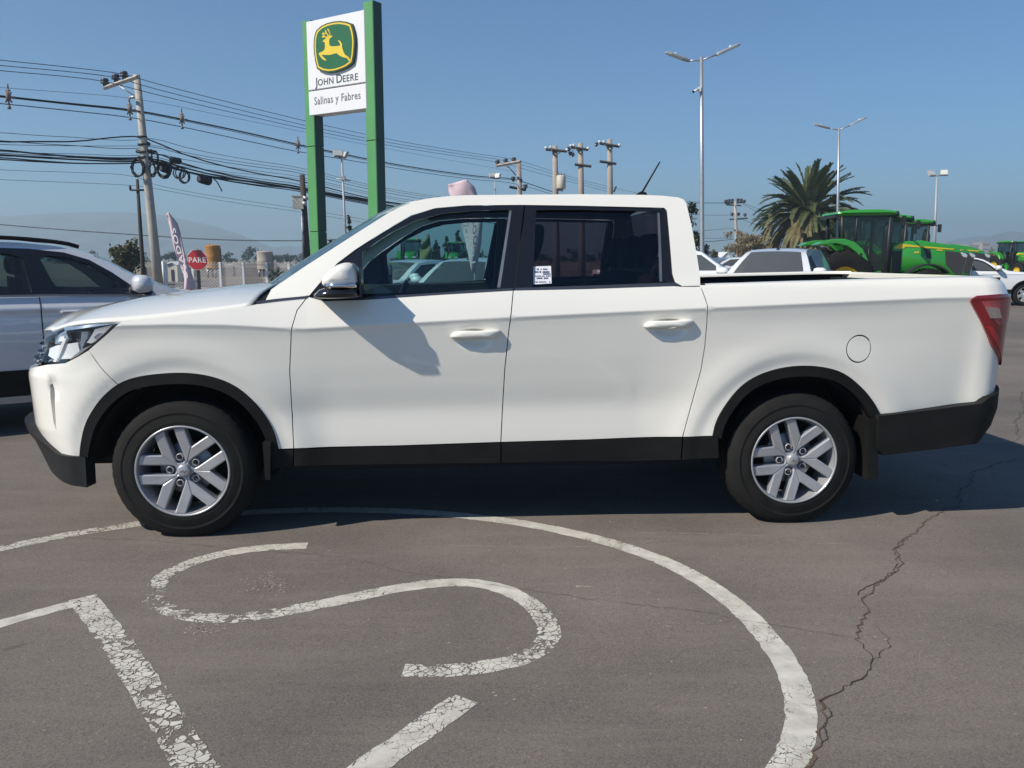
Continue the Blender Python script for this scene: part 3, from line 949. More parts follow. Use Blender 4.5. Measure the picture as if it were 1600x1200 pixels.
for sg in (-1, 1):
    V, F = [], []
    xs_ = np.linspace(2.60, 4.17, 18)
    for x in xs_:
        s_ = min(x, 4.1)
        p = B(min(x, 4.02), bz(x) - .004)
        yo = abs(p.y) - max(0, x - 4.02) ** 2 * 3.0 - (.02 if x > 4.1 else 0)
        for (yy, zz) in ((yo - .004, bz(x) - .003), (yo - .02, bz(x) + .004), (yo - .085, bz(x) + .004), (yo - .095, bz(x) - .006), (yo - .095, bz(x) - .016)):
            V.append((x, yy * sg, zz))
    for i in range(len(xs_) - 1):
        for j in range(4):
            f = (i * 5 + j, i * 5 + j + 1, (i + 1) * 5 + j + 1, (i + 1) * 5 + j)
            F.append(f if sg < 0 else f[::-1])
    link('bed_rail', mesh_pd('bed_rail', V, F, True), M['paint'], truck)
    V, F = [], []
    for x in xs_: V += [(x, (abs(B(min(x, 4.1), 1.2).y) - .085) * sg, bz(x) - .004), (x, .78 * sg, .76)]
    for i in range(len(xs_) - 1): F.append((2 * i, 2 * i + 2, 2 * i + 3, 2 * i + 1))
    link('bed_liner', mesh_pd('bed_liner', V, F), M['black_plastic'], truck)
tg_ = MB()
tg_.prism([(-.76, .70), (.76, .70), (.80, .9), (.80, 1.262), (.76, 1.285), (-.76, 1.285), (-.80, 1.262), (-.80, .9)], .075, axes((4.235, 0, 0), (0, 1, 0), (0, 0, 1), (1, 0, 0)), 0, .012)
tgo = tg_.build('tailgate', M['paint'], truck)
tgo.location.x = -.075
th_ = MB(); th_.box((4.245, 0, 1.1), (.02, .3, .07)); th_.build('tailgate_handle', M['gloss_black'], tgo)
tgi = MB(); tgi.box((4.12, 0, 1.0), (.05, 1.5, .5)); tgi.build('tailgate_liner', M['black_plastic'], tgo)

# ---- inside the cab
it = MB()
it.box((1.5, 0, .50), (2.1, 1.66, .06))
it.build('cabin_floor', M['trim_int'], truck)
for nm, dr, x0, x1 in (('door_trim', front_door, .62, 1.60), ('door_trim', rear_door, 1.64, 2.52)):
    q = MB()
    q.add([(x0, -.86, .52), (x1, -.86, .52), (x1, -.86, 1.0), (x0, -.86, 1.0), (x0, -.80, 1.19 if x0 < 1 else 1.21), (x1, -.80, 1.215), (x1, -.87, 1.225), (x0, -.87, 1.20)],
          [(0, 1, 2, 3), (3, 2, 5, 4), (4, 5, 6, 7)])
    q.build(nm, M['trim_int'], dr)
ds = MB()
dp = [(.50, 1.19), (.62, 1.215), (.85, 1.20), (.93, 1.15), (.94, 1.05), (.86, .95), (.84, .6), (.5, .6)]
ds.prism([(x, z) for x, z in dp], 1.60, axes((0, .80, 0), (1, 0, 0), (0, 0, 1), (0, -1, 0)), 0)
ds.build('dashboard', M['trim_int'], truck)
sw = MB()
C0 = Vector((1.02, -.40, 1.08)); e1 = Vector((0, 1, 0)); e2 = Vector((.36, 0, .93))
ringp = [C0 + (e1 * math.cos(a) + e2 * math.sin(a)) * .185 for a in np.linspace(0, 2 * PI, 33)]
sw.tube(ringp, .014, 8, caps=False)
for a in (0.2, PI - .2, -PI / 2): sw.bar(C0, C0 + (e1 * math.cos(a) + e2 * math.sin(a)) * .18, .016)
sw.bar(C0, C0 + Vector((-.2, 0, -.06)), .035)
sw.build('steering_wheel', M['gloss_black'], truck)
def seat_mesh(x, y, w, hr=True):
    s = MB()
    def blk(prof, y0, y1, inset_=.03):
        cx = sum(p[0] for p in prof) / len(prof); cz = sum(p[1] for p in prof) / len(prof)
        n = len(prof)
        V, F = [], []
        for yy, k in ((y0, .82), (y0 + inset_, 1), (y1 - inset_, 1), (y1, .82)):
            V += [(cx + (a - cx) * k, yy, cz + (b - cz) * k) for a, b in prof]
        for r in range(3):
            for i in range(n): F.append((r * n + i, r * n + (i + 1) % n, (r + 1) * n + (i + 1) % n, (r + 1) * n + i))
        F += [tuple(range(n))[::-1], tuple(3 * n + i for i in range(n))]
        s.add(V, F, 0, True)
    back = smooth_loop([(x + .0, .72), (x + .14, .70), (x + .20, .95), (x + .30, 1.28), (x + .22, 1.32), (x + .12, 1.05)], 2)
    blk(back, y - w / 2, y + w / 2)
    blk(smooth_loop([(x - .42, .62), (x + .1, .58), (x + .1, .74), (x - .40, .80)], 2), y - w / 2, y + w / 2)
    return s, blk
for (x, y, w) in ((1.50, -.40, .52), (1.50, .40, .52)):
    s, _b = seat_mesh(x, y, w)
    so = s.build('front_seat', M['seat'], truck)
    h, blk = seat_mesh(x, y, w)
    h.v, h.f, h.m, h.sm = [], [], [], []
    blk(smooth_loop([(x + .22, 1.36), (x + .30, 1.35), (x + .345, 1.54), (x + .30, 1.57), (x + .245, 1.53)], 2), y - .14, y + .14)
    h.bar((x + .26, y - .06, 1.28), (x + .28, y - .06, 1.38), .008); h.bar((x + .26, y + .06, 1.28), (x + .28, y + .06, 1.38), .008)
    h.build('headrest', M['seat'], so)
s, _b = seat_mesh(2.14, 0, 1.42)
so = s.build('rear_bench', M['seat'], truck)
for y in (-.46, .0, .46):
    h, blk = seat_mesh(2.3, y, .3)
    h.v, h.f, h.m, h.sm = [], [], [], []
    blk(smooth_loop([(2.36, 1.33), (2.43, 1.32), (2.46, 1.49), (2.42, 1.52), (2.375, 1.49)], 2), y - .13, y + .13)
    h.build('headrest', M['seat'], so)
bp = MB()
for x0, x1, z0, z1 in ((1.60, 1.70, 1.0, 1.24), ):
    lo = [GS(*trG(803, 452), -.05), GS(*trG(818, 324), -.05)]
    w = .055
    for sg in (1,):
        a, b = lo
        bp.add([(a.x - w, a.y, a.z - .5), (a.x + w, a.y, a.z - .5), (b.x + w, b.y, b.z), (b.x - w, b.y, b.z), (a.x - w, a.y + .05, a.z - .5), (a.x + w, a.y + .05, a.z - .5), (b.x + w, b.y + .05, b.z), (b.x - w, b.y + .05, b.z)],
               [(0, 1, 2, 3), (7, 6, 5, 4), (0, 4, 5, 1), (1, 5, 6, 2), (2, 6, 7, 3), (3, 7, 4, 0)])
keepn(bp.build('door_pillar', M['trim_int'], truck))
# ---- roof aerial
an = MB()
a0 = tplane(992, 303, 0.0); a1 = tplane(1003, 299, 0.0); a2 = tplane(1026, 263, 0.0)
zr = rfp[7][2] + .035
bx = a1.x - .01
an.prism([(bx - .05, zr), (bx + .045, zr), (bx + .03, zr + .03), (bx + .0, zr + .035)], .05, axes((0, .025, 0), (1, 0, 0), (0, 0, 1), (0, -1, 0)), 0)
an.bar((bx + .005, 0, zr + .02), (bx + .115, 0, zr + .21), .006, .004)
an.build('roof_aerial', M['black_plastic'], truck)

# ---- the far flank is the near one mirrored
for o in near:
    c = copy_tree(o, truck)
    if o.type == 'EMPTY':
        c.location.y = -o.location.y
        c.scale = (1, -1, 1)
    else:
        c.scale = (1, -1, 1)
    for ch in list(c.children):
        if ch.name.startswith('sticker'):
            bpy.data.objects.remove(ch)
# ================================================================== ground
def asphalt_mat():
    m = bpy.data.materials.new('old_asphalt')
    nt, N, L, p = nodes_of(m)
    tc = N.new('ShaderNodeTexCoord')
    def noise(scale, detail=6, rough=.6, vec=None):
        n = N.new('ShaderNodeTexNoise')
        n.inputs['Scale'].default_value = scale; n.inputs['Detail'].default_value = detail; n.inputs['Roughness'].default_value = rough
        L.new(vec or tc.outputs['Object'], n.inputs['Vector'])
        return n
    def ramp(src, pts):
        r = N.new('ShaderNodeValToRGB')
        r.color_ramp.elements[0].position, r.color_ramp.elements[0].color = pts[0][0], (*pts[0][1], 1)
        r.color_ramp.elements[1].position, r.color_ramp.elements[1].color = pts[-1][0], (*pts[-1][1], 1)
        for q in pts[1:-1]:
            e = r.color_ramp.elements.new(q[0]); e.color = (*q[1], 1)
        L.new(src, r.inputs[0])
        return r
    def mix(a, b, f, mode='MULTIPLY'):
        x = N.new('ShaderNodeMix'); x.data_type = 'RGBA'; x.blend_type = mode
        if hasattr(f, 'is_output'): L.new(f, x.inputs[0])
        else: x.inputs[0].default_value = f
        L.new(a, x.inputs[6]); L.new(b, x.inputs[7])
        return x.outputs[2]
    base = ramp(noise(.9, 7, .62).outputs['Fac'], [(.28, (.132, .117, .105)), (.5, (.166, .146, .130)), (.72, (.200, .175, .154))])
    big = ramp(noise(.22, 4, .5).outputs['Fac'], [(.3, (.76, .76, .78)), (.7, (1.14, 1.12, 1.09))])
    fine = ramp(noise(160, 3, .7).outputs['Fac'], [(.3, (.60, .60, .60)), (.52, (1, 1, 1)), (.72, (1.5, 1.48, 1.45))])
    c = mix(base.outputs[0], big.outputs[0], 1.0)
    c = mix(c, fine.outputs[0], .85)
    # stone chips
    vo = N.new('ShaderNodeTexVoronoi'); vo.inputs['Scale'].default_value = 110
    L.new(tc.outputs['Object'], vo.inputs['Vector'])
    chips = ramp(vo.outputs['Color'], [(.0, (.74, .74, .74)), (.45, (1, 1, 1)), (.85, (1.05, 1.05, 1.04)), (1, (1.5, 1.46, 1.4))])
    c = mix(c, chips.outputs[0], .85)
    # dusty scuffs drawn out along the driving direction
    mp = N.new('ShaderNodeMapping'); mp.inputs['Scale'].default_value = (.55, 3.2, 1); mp.inputs['Rotation'].default_value = (0, 0, -.10)
    L.new(tc.outputs['Object'], mp.inputs[0])
    st = ramp(noise(1.6, 8, .68, mp.outputs[0]).outputs['Fac'], [(.50, (0, 0, 0)), (.78, (.55, .55, .55))])
    dust = N.new('ShaderNodeRGB'); dust.outputs[0].default_value = (.225, .195, .165, 1)
    c = mix(c, dust.outputs[0], st.outputs[0], 'MIX')
    spots = ramp(noise(7.0, 3, .5).outputs['Fac'], [(.71, (0, 0, 0)), (.75, (.5, .5, .5))])
    dk = N.new('ShaderNodeRGB'); dk.outputs[0].default_value = (.075, .07, .068, 1)
    c = mix(c, dk.outputs[0], spots.outputs[0], 'MIX')
    # sparse pale specks
    v2 = N.new('ShaderNodeTexVoronoi'); v2.inputs['Scale'].default_value = 5.5
    L.new(tc.outputs['Object'], v2.inputs['Vector'])
    sp = ramp(v2.outputs['Distance'], [(.016, (.45, .45, .45)), (.03, (0, 0, 0))])
    pale = N.new('ShaderNodeRGB'); pale.outputs[0].default_value = (.27, .25, .23, 1)
    c = mix(c, pale.outputs[0], sp.outputs[0], 'MIX')
    L.new(c, p.inputs['Base Color'])
    p.inputs['Roughness'].default_value = .88
    p.inputs['Specular IOR Level'].default_value = .3
    b = N.new('ShaderNodeBump'); b.inputs['Strength'].default_value = .55; b.inputs['Distance'].default_value = .004
    L.new(noise(130, 5, .75).outputs['Fac'], b.inputs['Height'])
    L.new(b.outputs[0], p.inputs['Normal'])
    return m
M['asphalt'] = asphalt_mat()
M['dirt'] = pm('dry_ground', (.20, .165, .12), .95, 0, 0, .3, .15, .02, 4)
terrain = link('ground', mesh_pd('ground', [(-2600, -60, -.012), (2600, -60, -.012), (2600, 2600, -.012), (-2600, 2600, -.012)], [(0, 1, 2, 3)]), M['dirt'])
tag(terrain, kind='structure')
lot = link('parking_lot', mesh_pd('parking_lot', [(-70, -40, 0), (110, -40, 0), (110, 92, 0), (-70, 44, 0)], [(0, 1, 2, 3)]), M['asphalt'])
tag(lot, kind='structure')

def paint_mat():
    """old white road paint: flaked away along a web of cracks, worn off where noise says"""
    m = bpy.data.materials.new('worn_road_paint')
    nt, N, L, p = nodes_of(m)
    tc = N.new('ShaderNodeTexCoord')
    no = N.new('ShaderNodeTexNoise'); no.inputs['Scale'].default_value = 38; no.inputs['Detail'].default_value = 4
    L.new(tc.outputs['Object'], no.inputs['Vector'])
    dis = N.new('ShaderNodeVectorMath'); dis.operation = 'MULTIPLY_ADD'
    dis.inputs[1].default_value = (.035, .035, 0)
    L.new(no.outputs['Color'], dis.inputs[0]); L.new(tc.outputs['Object'], dis.inputs[2])
    vo = N.new('ShaderNodeTexVoronoi'); vo.feature = 'DISTANCE_TO_EDGE'; vo.inputs['Scale'].default_value = 36
    L.new(dis.outputs[0], vo.inputs['Vector'])
    vc = N.new('ShaderNodeTexVoronoi'); vc.inputs['Scale'].default_value = 36
    L.new(dis.outputs[0], vc.inputs['Vector'])
    wear = N.new('ShaderNodeAttribute'); wear.attribute_name = 'wear'
    n2 = N.new('ShaderNodeTexNoise'); n2.inputs['Scale'].default_value = 5; n2.inputs['Detail'].default_value = 3
    L.new(tc.outputs['Object'], n2.inputs['Vector'])
    def math_(op, a, b):
        x = N.new('ShaderNodeMath'); x.operation = op
        for i, q in enumerate((a, b)):
            if hasattr(q, 'is_output'): L.new(q, x.inputs[i])
            else: x.inputs[i].default_value = q
        return x.outputs[0]
    w = math_('ADD', wear.outputs['Fac'], math_('MULTIPLY', math_('SUBTRACT', n2.outputs['Fac'], .5), 1.0))
    vb = N.new('ShaderNodeTexVoronoi'); vb.feature = 'DISTANCE_TO_EDGE'; vb.inputs['Scale'].default_value = 62
    L.new(dis.outputs[0], vb.inputs['Vector'])
    n4 = N.new('ShaderNodeTexNoise'); n4.inputs['Scale'].default_value = 9; n4.inputs['Detail'].default_value = 4
    L.new(tc.outputs['Object'], n4.inputs['Vector'])
    fineweb = math_('LESS_THAN', vb.outputs['Distance'], math_('MULTIPLY', math_('SUBTRACT', math_('ADD', n4.outputs['Fac'], math_('MULTIPLY', w, .45)), .70), .9))
    thr = math_('MULTIPLY', math_('MULTIPLY', math_('MAXIMUM', w, 0.0), math_('ADD', no.outputs['Fac'], .1)), .20)              # crack width grows with wear
    crack = math_('LESS_THAN', vo.outputs['Distance'], thr)
    sep = N.new('ShaderNodeSeparateColor'); L.new(vc.outputs['Color'], sep.inputs[0])
    gone = math_('LESS_THAN', sep.outputs[0], math_('SUBTRACT', math_('MULTIPLY', w, 1.5), .55))
    hole = math_('MAXIMUM', math_('MAXIMUM', crack, gone), fineweb)
    tr = N.new('ShaderNodeBsdfTransparent')
    mx = N.new('ShaderNodeMixShader')
    L.new(hole, mx.inputs[0]); L.new(p.outputs[0], mx.inputs[1]); L.new(tr.outputs[0], mx.inputs[2])
    L.new(mx.outputs[0], N['Material Output'].inputs['Surface'])
    r = N.new('ShaderNodeValToRGB')
    r.color_ramp.elements[0].color = (.40, .38, .33, 1); r.color_ramp.elements[1].color = (.58, .555, .49, 1)
    r.color_ramp.elements[0].position = .3; r.color_ramp.elements[1].position = .7
    n3 = N.new('ShaderNodeTexNoise'); n3.inputs['Scale'].default_value = 14; n3.inputs['Detail'].default_value = 6
    L.new(tc.outputs['Object'], n3.inputs['Vector']); L.new(n3.outputs['Fac'], r.inputs[0])
    L.new(r.outputs[0], p.inputs['Base Color'])
    p.inputs['Roughness'].default_value = .8
    return m
M['road_paint'] = paint_mat()
def chaikin(pts, it):
    for _ in range(it):
        o = [pts[0]]
        for a, b in zip(pts[:-1], pts[1:]):
            o += [a * .75 + b * .25, a * .25 + b * .75]
        pts = o + [pts[-1]]
    return pts
def resample(pts, st):
    out = [pts[0]]; acc = 0
    for a, b in zip(pts[:-1], pts[1:]):
        d = (b - a).length
        while acc + d >= st:
            k = (st - acc) / d
            a = a + (b - a) * k; d = (b - a).length; acc = 0
            out.append(a)
        acc += d
    out.append(pts[-1])
    return out
def marking(label, px, width, z=.0014, smooth_it=3, wear=.2, wears=None, rag=.0035, seed=1):
    """a stripe painted on the lot, its middle line read off the photo"""
    rr = random.Random(seed)
    pts = [G(*q) for q in px]
    w_in = wears or [wear] * len(pts)
    cum = [0]
    for a, b in zip(pts[:-1], pts[1:]): cum.append(cum[-1] + (b - a).length)
    P = resample(chaikin(pts, smooth_it), .03)
    L_ = 0; V, F, Wr = [], [], []
    tot = sum((b - a).length for a, b in zip(P[:-1], P[1:]))
    for i, p in enumerate(P):
        t = (P[min(i + 1, len(P) - 1)] - P[max(i - 1, 0)]).normalized()
        n = Vector((-t.y, t.x, 0))
        if i: L_ += (p - P[i - 1]).length
        w = float(np.interp(L_ / tot * cum[-1], cum, w_in))
        for k in (-1, -.5, 0, .5, 1):
            e = rr.uniform(-rag, rag) if abs(k) == 1 else 0
            V.append(Vector((p.x, p.y, z)) + n * (k * width / 2 + e)); Wr.append(w + (.12 if abs(k) == 1 else 0))
    for i in range(len(P) - 1):
        for k in range(4): F.append((i * 5 + k, (i + 1) * 5 + k, (i + 1) * 5 + k + 1, i * 5 + k + 1))
    me = mesh_pd('painted_marking', V, F)
    at = me.attributes.new('wear', 'FLOAT', 'POINT')
    at.data.foreach_set('value', Wr)
    o = link('painted_marking', me, M['road_paint'], lot)
    if label: o['label'] = label
    return o
marking('wide worn white ring painted round the faded figures',
        [(-60, 873), (0, 857), (60, 845), (120, 833), (195, 822), (300, 806), (470, 796), (600, 797.5), (700, 803), (800, 815), (860, 825.5), (950, 846), (1050, 880), (1130, 928), (1195, 987), (1240, 1055), (1254, 1110), (1248, 1155), (1232, 1200), (1190, 1260), (1130, 1330)],
        .095, wears=[.28, .30, .34, .36, .30, .2, .1, .05, .03, .0, .0, .06, .02, -.02, -.02, -.02, .12, .10, .06, .1, .1], seed=3)
marking('flaking white S shaped figure inside the ring',
        [(480, 853), (440, 854.5), (390, 858), (335, 868), (285, 883), (250, 905), (236, 930), (250, 950), (290, 962), (345, 968), (410, 962), (520, 941), (600, 923), (680, 911), (745, 910), (800, 924), (842, 952), (862, 985), (850, 1012), (812, 1032), (760, 1042), (700, 1049), (630, 1048)],
        .088, smooth_it=2, wears=[.0, .0, .10, .24, .46, .60, .64, .62, .52, .42, .28, .22, .10, .02, .02, .10, .22, .38, .42, .32, .22, .32, .3], seed=4)
marking('white painted corner stroke with a heavily flaked long leg', [(-120, 1012), (0, 975), (75, 954), (133, 940)], .075, smooth_it=0, wears=[.1, .08, .06, .12], seed=5)
marking('white painted corner stroke with a heavily flaked long leg', [(128, 934), (160, 975), (195, 1022), (235, 1085), (275, 1150), (310, 1205), (360, 1290)], .105, smooth_it=1, wears=[.12, .28, .52, .34, .58, .50, .4], z=.0018, seed=6)
marking('short white painted bar at the bottom edge of the pavement', [(728, 1092), (660, 1140), (572, 1202), (500, 1258)], .10, smooth_it=0, wears=[.24, .14, .10, .1], seed=7)

# ---- cracks in the asphalt
M['crack'] = pm('crack_dirt', (.042, .035, .030), .95, 0, 0, .35, 30)
M['crack_rust'] = pm('crack_rusty_dirt', (.095, .066, .046), .95, 0, 0, .45, 22)
def crack(px, w0, w1, mat, seed, jit=.012, z=.0024):
    rr = random.Random(seed)
    P = resample([G(*q) for q in px], .022)
    off = 0; V, F = [], []
    for i, p in enumerate(P):
        t = (P[min(i + 1, len(P) - 1)] - P[max(i - 1, 0)]).normalized(); n = Vector((-t.y, t.x, 0))
        off = off * .72 + rr.uniform(-jit, jit)
        w = (w0 + (w1 - w0) * i / len(P)) * rr.uniform(.3, 1.2) * .42
        V += [Vector((p.x, p.y, z)) + n * (off - w / 2), Vector((p.x, p.y, z)) + n * (off + w / 2)]
    for i in range(len(P) - 1): F.append((2 * i, 2 * i + 2, 2 * i + 3, 2 * i + 1))
    link('crack', mesh_pd('crack', V, F), mat, lot)
crack([(1640, 640), (1597, 612), (1600, 640), (1586, 662), (1592, 682), (1580, 690)], .025, .02, M['crack_rust'], 1)
crack([(1590, 716), (1515, 738), (1513, 760), (1500, 775), (1498, 790), (1462, 806), (1440, 823), (1418, 842), (1403, 862), (1404, 884), (1383, 905), (1346, 932), (1350, 957), (1340, 985), (1337, 998)], .022, .020, M['crack_rust'], 2)
crack([(1418, 842), (1403, 862), (1404, 884), (1383, 905), (1346, 932)], .010, .012, M['crack'], 12, z=.0029)
crack([(1337, 998), (1355, 1010), (1359, 1028), (1352, 1050), (1335, 1062), (1318, 1072), (1296, 1087), (1276, 1094)], .010, .016, M['crack'], 3)
crack([(1358, 1031), (1385, 1015), (1391, 998), (1380, 986), (1372, 978)], .010, .004, M['crack'], 4)
crack([(1277, 1094), (1284, 1110), (1283, 1140), (1278, 1170), (1264, 1205), (1230, 1260)], .022, .030, M['crack_rust'], 5)
crack([(1277, 1094), (1285, 1112), (1283, 1140), (1279, 1165)], .008, .010, M['crack'], 15, z=.0029)
crack([(-60, 835), (0, 838), (100, 840), (250, 846), (330, 855), (470, 865), (540, 872), (640, 895), (720, 905), (860, 929), (960, 940), (1080, 955), (1190, 975), (1330, 996)], .005, .005, M['crack'], 6, .006)
# scuffs of dry dust and a pale mark
M['scuff'] = pm('pale_scuff', (.24, .215, .19), .95, 0, 0, .3, 20)
M['scuff2'] = pm('chalky_scuff', (.30, .25, .21), .95, 0, 0, .3, 40)
crack([(1000, 832), (1120, 835), (1200, 838), (1260, 848), (1330, 850)], .02, .012, M['scuff'], 21, .004, .0009)
crack([(700, 852), (860, 856), (960, 852), (1100, 838)], .018, .010, M['scuff'], 22, .004, .0009)
crack([(900, 917), (914, 917), (926, 918)], .05, .02, M['scuff2'], 23, .004, .0011)
def specks(px, py, rx, ry, n, mat, seed):
    rr = random.Random(seed); b = MB()
    for _ in range(n):
        c = G(px + rr.gauss(0, rx), py + rr.gauss(0, ry)); s = rr.uniform(.002, .006)
        pl = [(c.x + s * rr.uniform(.6, 1.3) * math.cos(a), c.y + s * rr.uniform(.6, 1.3) * math.sin(a), .0010) for a in np.linspace(0, 2 * PI, 6)[:-1]]
        b.add(pl, [tuple(range(5))])
    o = b.build('chalk_specks', mat, lot); o['kind'] = 'stuff'
specks(1045 / 2.5, 913, 18, 8, 130, M['scuff2'], 31)
specks(320, 984, 16, 5, 90, M['scuff2'], 32)
specks(760, 960, 300, 90, 60, M['scuff2'], 33)
specks(1250, 950, 220, 90, 40, M['scuff2'], 34)

# ================================================================== mountains
M['mountain'] = pm('bare_mountain', (.13, .125, .13), .95, 0, 0, .55, .02)
def mountain(px, Y, depth, seed):
    rr = random.Random(seed)
    X = []
    xs = np.arange(px[0][0], px[-1][0] + .1, 6.0)
    ys = np.interp(xs, [p[0] for p in px], [p[1] for p in px])
    rows = 14
    V, F = [], []
    from mathutils import noise as mn
    for r in range(rows):
        k = r / (rows - 1)
        for x, y in zip(xs, ys):
            p = W(x, y, Y)
            hgt = max(p.z, 3)
            rid = mn.fractal(Vector((p.x * .016, r * .38, seed)), .9, 2.1, 5)
            z = hgt * k ** .85 * (1 + .34 * rid * (1 - k)) + (mn.fractal(Vector((p.x * .02, seed, 3)), 1, 2, 3) * 1.6 if r == rows - 1 else 0)
            V.append((p.x, Y - depth * (1 - k), z - 2 * (1 - k)))
        n = len(xs)
    for x, y in zip(xs, ys):
        p = W(x, y, Y); V.append((p.x, Y + depth, -2))
    for r in range(rows):
        for i in range(n - 1): F.append((r * n + i, r * n + i + 1, (r + 1) * n + i + 1, (r + 1) * n + i))
    o = link('mountain', mesh_pd('mountain', V, F, True), M['mountain'])
    return tag(o, kind='structure')
mountain([(-900, 330), (-500, 352), (-200, 340), (0, 338), (60, 335), (130, 331), (200, 331.5), (260, 337), (330, 352), (370, 364), (400, 378), (440, 393), (480, 402)], 2000, 500, 2)
mountain([(300, 400), (380, 391), (450, 384), (520, 389), (640, 394), (800, 397), (950, 396), (1100, 398), (1300, 396), (1400, 398), (1480, 392)], 2250, 200, 5)
mountain([(1440, 402), (1485, 385), (1500, 373), (1530, 369), (1548, 370), (1562, 364), (1578, 360.5), (1594, 363), (1610, 366), (1640, 356), (1750, 340), (1900, 352), (2200, 338), (2600, 360)], 2100, 450, 9)
# ================================================================== poles, lamps, wires, signs
M['concrete'] = pm('pole_concrete', (.40, .365, .325), .9, 0, 0, .14, 3, .003, 60)
M['concrete2'] = pm('weathered_concrete', (.33, .285, .25), .9, 0, 0, .16, 3)
M['darkwood'] = pm('tarred_wood', (.055, .045, .040), .9, 0, 0, .3, 5)
M['galv'] = pm('galvanised_steel', (.42, .43, .45), .45, .6, 0, .1, 6)
M['grey_paint'] = pm('grey_painted_steel', (.36, .365, .38), .5, .1, 0, .08, 6)
M['ceramic'] = pm('dark_insulator', (.035, .035, .05), .3, 0, .4, .1, 10)
M['spacer'] = pm('grey_brown_spacer', (.20, .16, .15), .7, 0, 0, .2, 10)
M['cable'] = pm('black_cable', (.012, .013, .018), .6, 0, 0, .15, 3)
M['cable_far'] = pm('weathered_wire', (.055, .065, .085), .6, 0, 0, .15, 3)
M['cream_box'] = pm('cream_metal', (.55, .50, .42), .6, 0, 0, .1, 4)
M['white_metal'] = pm('white_metal', (.72, .72, .72), .45, 0, 0, .05, 5)
M['lampglass'] = pm('lamp_diffuser', (.62, .62, .58), .3, 0, .3, .05, 10)

def street_lamp(top, base_px, Y, arms, label, camera_box=False):
    t = W(*top, Y); b = W(*base_px, Y)
    k = t.z / (t.z - b.z)
    base = t + (b - t) * k
    o = empty('street_lamp', base, 0, label, 'street lamp', 'double headed street lamps')
    up = (t - base)
    H = up.length; u = up.normalized()
    p = MB(); p.tube([Vector((0, 0, 0)), u * .3, u * (H * .5), u * H], [.10, .085, .075, .055], 14); p.box((0, 0, .02), (.34, .34, .04))
    p.build('pole', M['galv'], o)
    for ax, ay, hx, hy, hl_, roll in arms:
        a1 = W(ax, ay, Y) - base; a0 = u * (H - .12)
        q = MB(); q.tube([a0, a0 * .5 + a1 * .5 + Vector((0, 0, .01)), a1], .03, 8); q.build('arm', M['galv'], o)
        d = (W(hx, hy, Y) - base) - a1; d.y += -.25 * roll
        L_ = d.length; d.normalize()
        side = Vector((0, 1, 0)); side = (side - d * side.dot(d)).normalized(); w = d.cross(side)
        if w.z < 0: w = -w; side = -side
        pr = [(0, -.05), (.06, -.11), (.28 * L_, -.13), (.8 * L_, -.12), (L_, -.05), (L_, .05), (.8 * L_, .12), (.28 * L_, .13), (.06, .11), (0, .05)]
        h = MB(); h.prism(pr, .085, axes(a1 - w * .04, d, side, w), 0, .03)
        ho = h.build('lamp_head', M['grey_paint'], o)
        g = MB(); g.prism(inset(pr[2:8], .025), .012, axes(a1 - w * .052, d, side, w), 0); g.build('diffuser', M['lampglass'], ho)
        f = MB(); f.box(a1 + d * (.62 * L_) + w * .07, (.07, .07, .06)); f.build('photocell', M['white_metal'], ho)
    return o, base, u, H
lamp1, b_, u_, H_ = street_lamp((1096, 89), (1097, 380), 31,
    [(1077, 95, 1038, 84, .9, 1), (1119, 85.5, 1159, 66, .95, -1)], 'tall double headed street lamp with a camera, behind the pickup bed')
# its security camera
cm = empty('security_camera', W(1094.5, 141, 31), 0, 'small white security camera clamped to the tall lamp post', 'camera')
q = MB(); q.box((-.05, -.06, .02), (.10, .12, .16)); q.build('bracket', M['white_metal'], cm)
q = MB(); q.bar((-.10, -.1, .02), (-.27, -.14, -.07), .045, .04, 10); q.build('camera_body', M['white_metal'], cm)
q = MB(); q.bar((-.265, -.139, -.068), (-.30, -.146, -.085), .043, .046, 10); q.build('lens_hood', M['black_plastic'], cm)
street_lamp((1311, 200), (1309, 330), 48.5, [(1297, 200.5, 1270, 195, .9, 1), (1328, 196, 1356, 182, .95, -1)], 'smaller double headed street lamp rising in front of the palm')

def flood_pole(top, base_px, Y, label, heads, r=.06, bracket=None):
    t = W(*top, Y); b = W(*base_px, Y)
    base = t + (b - t) * (t.z / (t.z - b.z))
    o = empty('floodlight_pole', base, 0, label, 'floodlight', 'poles carrying twin floodlights')
    u = t - base
    p = MB(); p.tube([Vector((0, 0, 0)), u], [r * 1.5, r], 10)
    hs = [W(hx, hy, Y) - base for hx, hy, s, yw in heads]
    p.bar(hs[0] - Vector((0, 0, .2)), hs[-1] - Vector((0, 0, .2)), r * .7)
    if bracket:
        c = W(*bracket, Y) - base
        p.bar(c - Vector((.32, 0, .03)), c + Vector((.34, 0, -.12)), .03); p.box(c, (.2, .2, .2))
    p.build('pole', M['grey_paint'], o)
    for (hx, hy, s, yw), h in zip(heads, hs):
        Mx = Matrix.Rotation(yw, 3, 'Z') @ Matrix.Rotation(R_(-25), 3, 'X')
        f = MB(); f.box(h, (s, s * .35, s * .8), Mx); fo = f.build('floodlight', M['grey_paint'], o)
        f = MB(); f.box(h + Mx @ Vector((0, -s * .19, 0)), (s * .86, .02, s * .66), Mx); f.build('glass_face', M['lampglass'], fo)
    return o
flood_pole((534, 246), (540, 370), 40, 'thin pole with two floodlights between the green sign posts', [(528, 240, .42, .5), (540, 242, .34, -1.0)], .045, (536, 278))
flood_pole((773.5, 283), (774, 305), 60, 'pole top with twin floodlights showing above the cab roof', [(769, 274, .45, .4), (777, 275, .45, -.5)], .05)
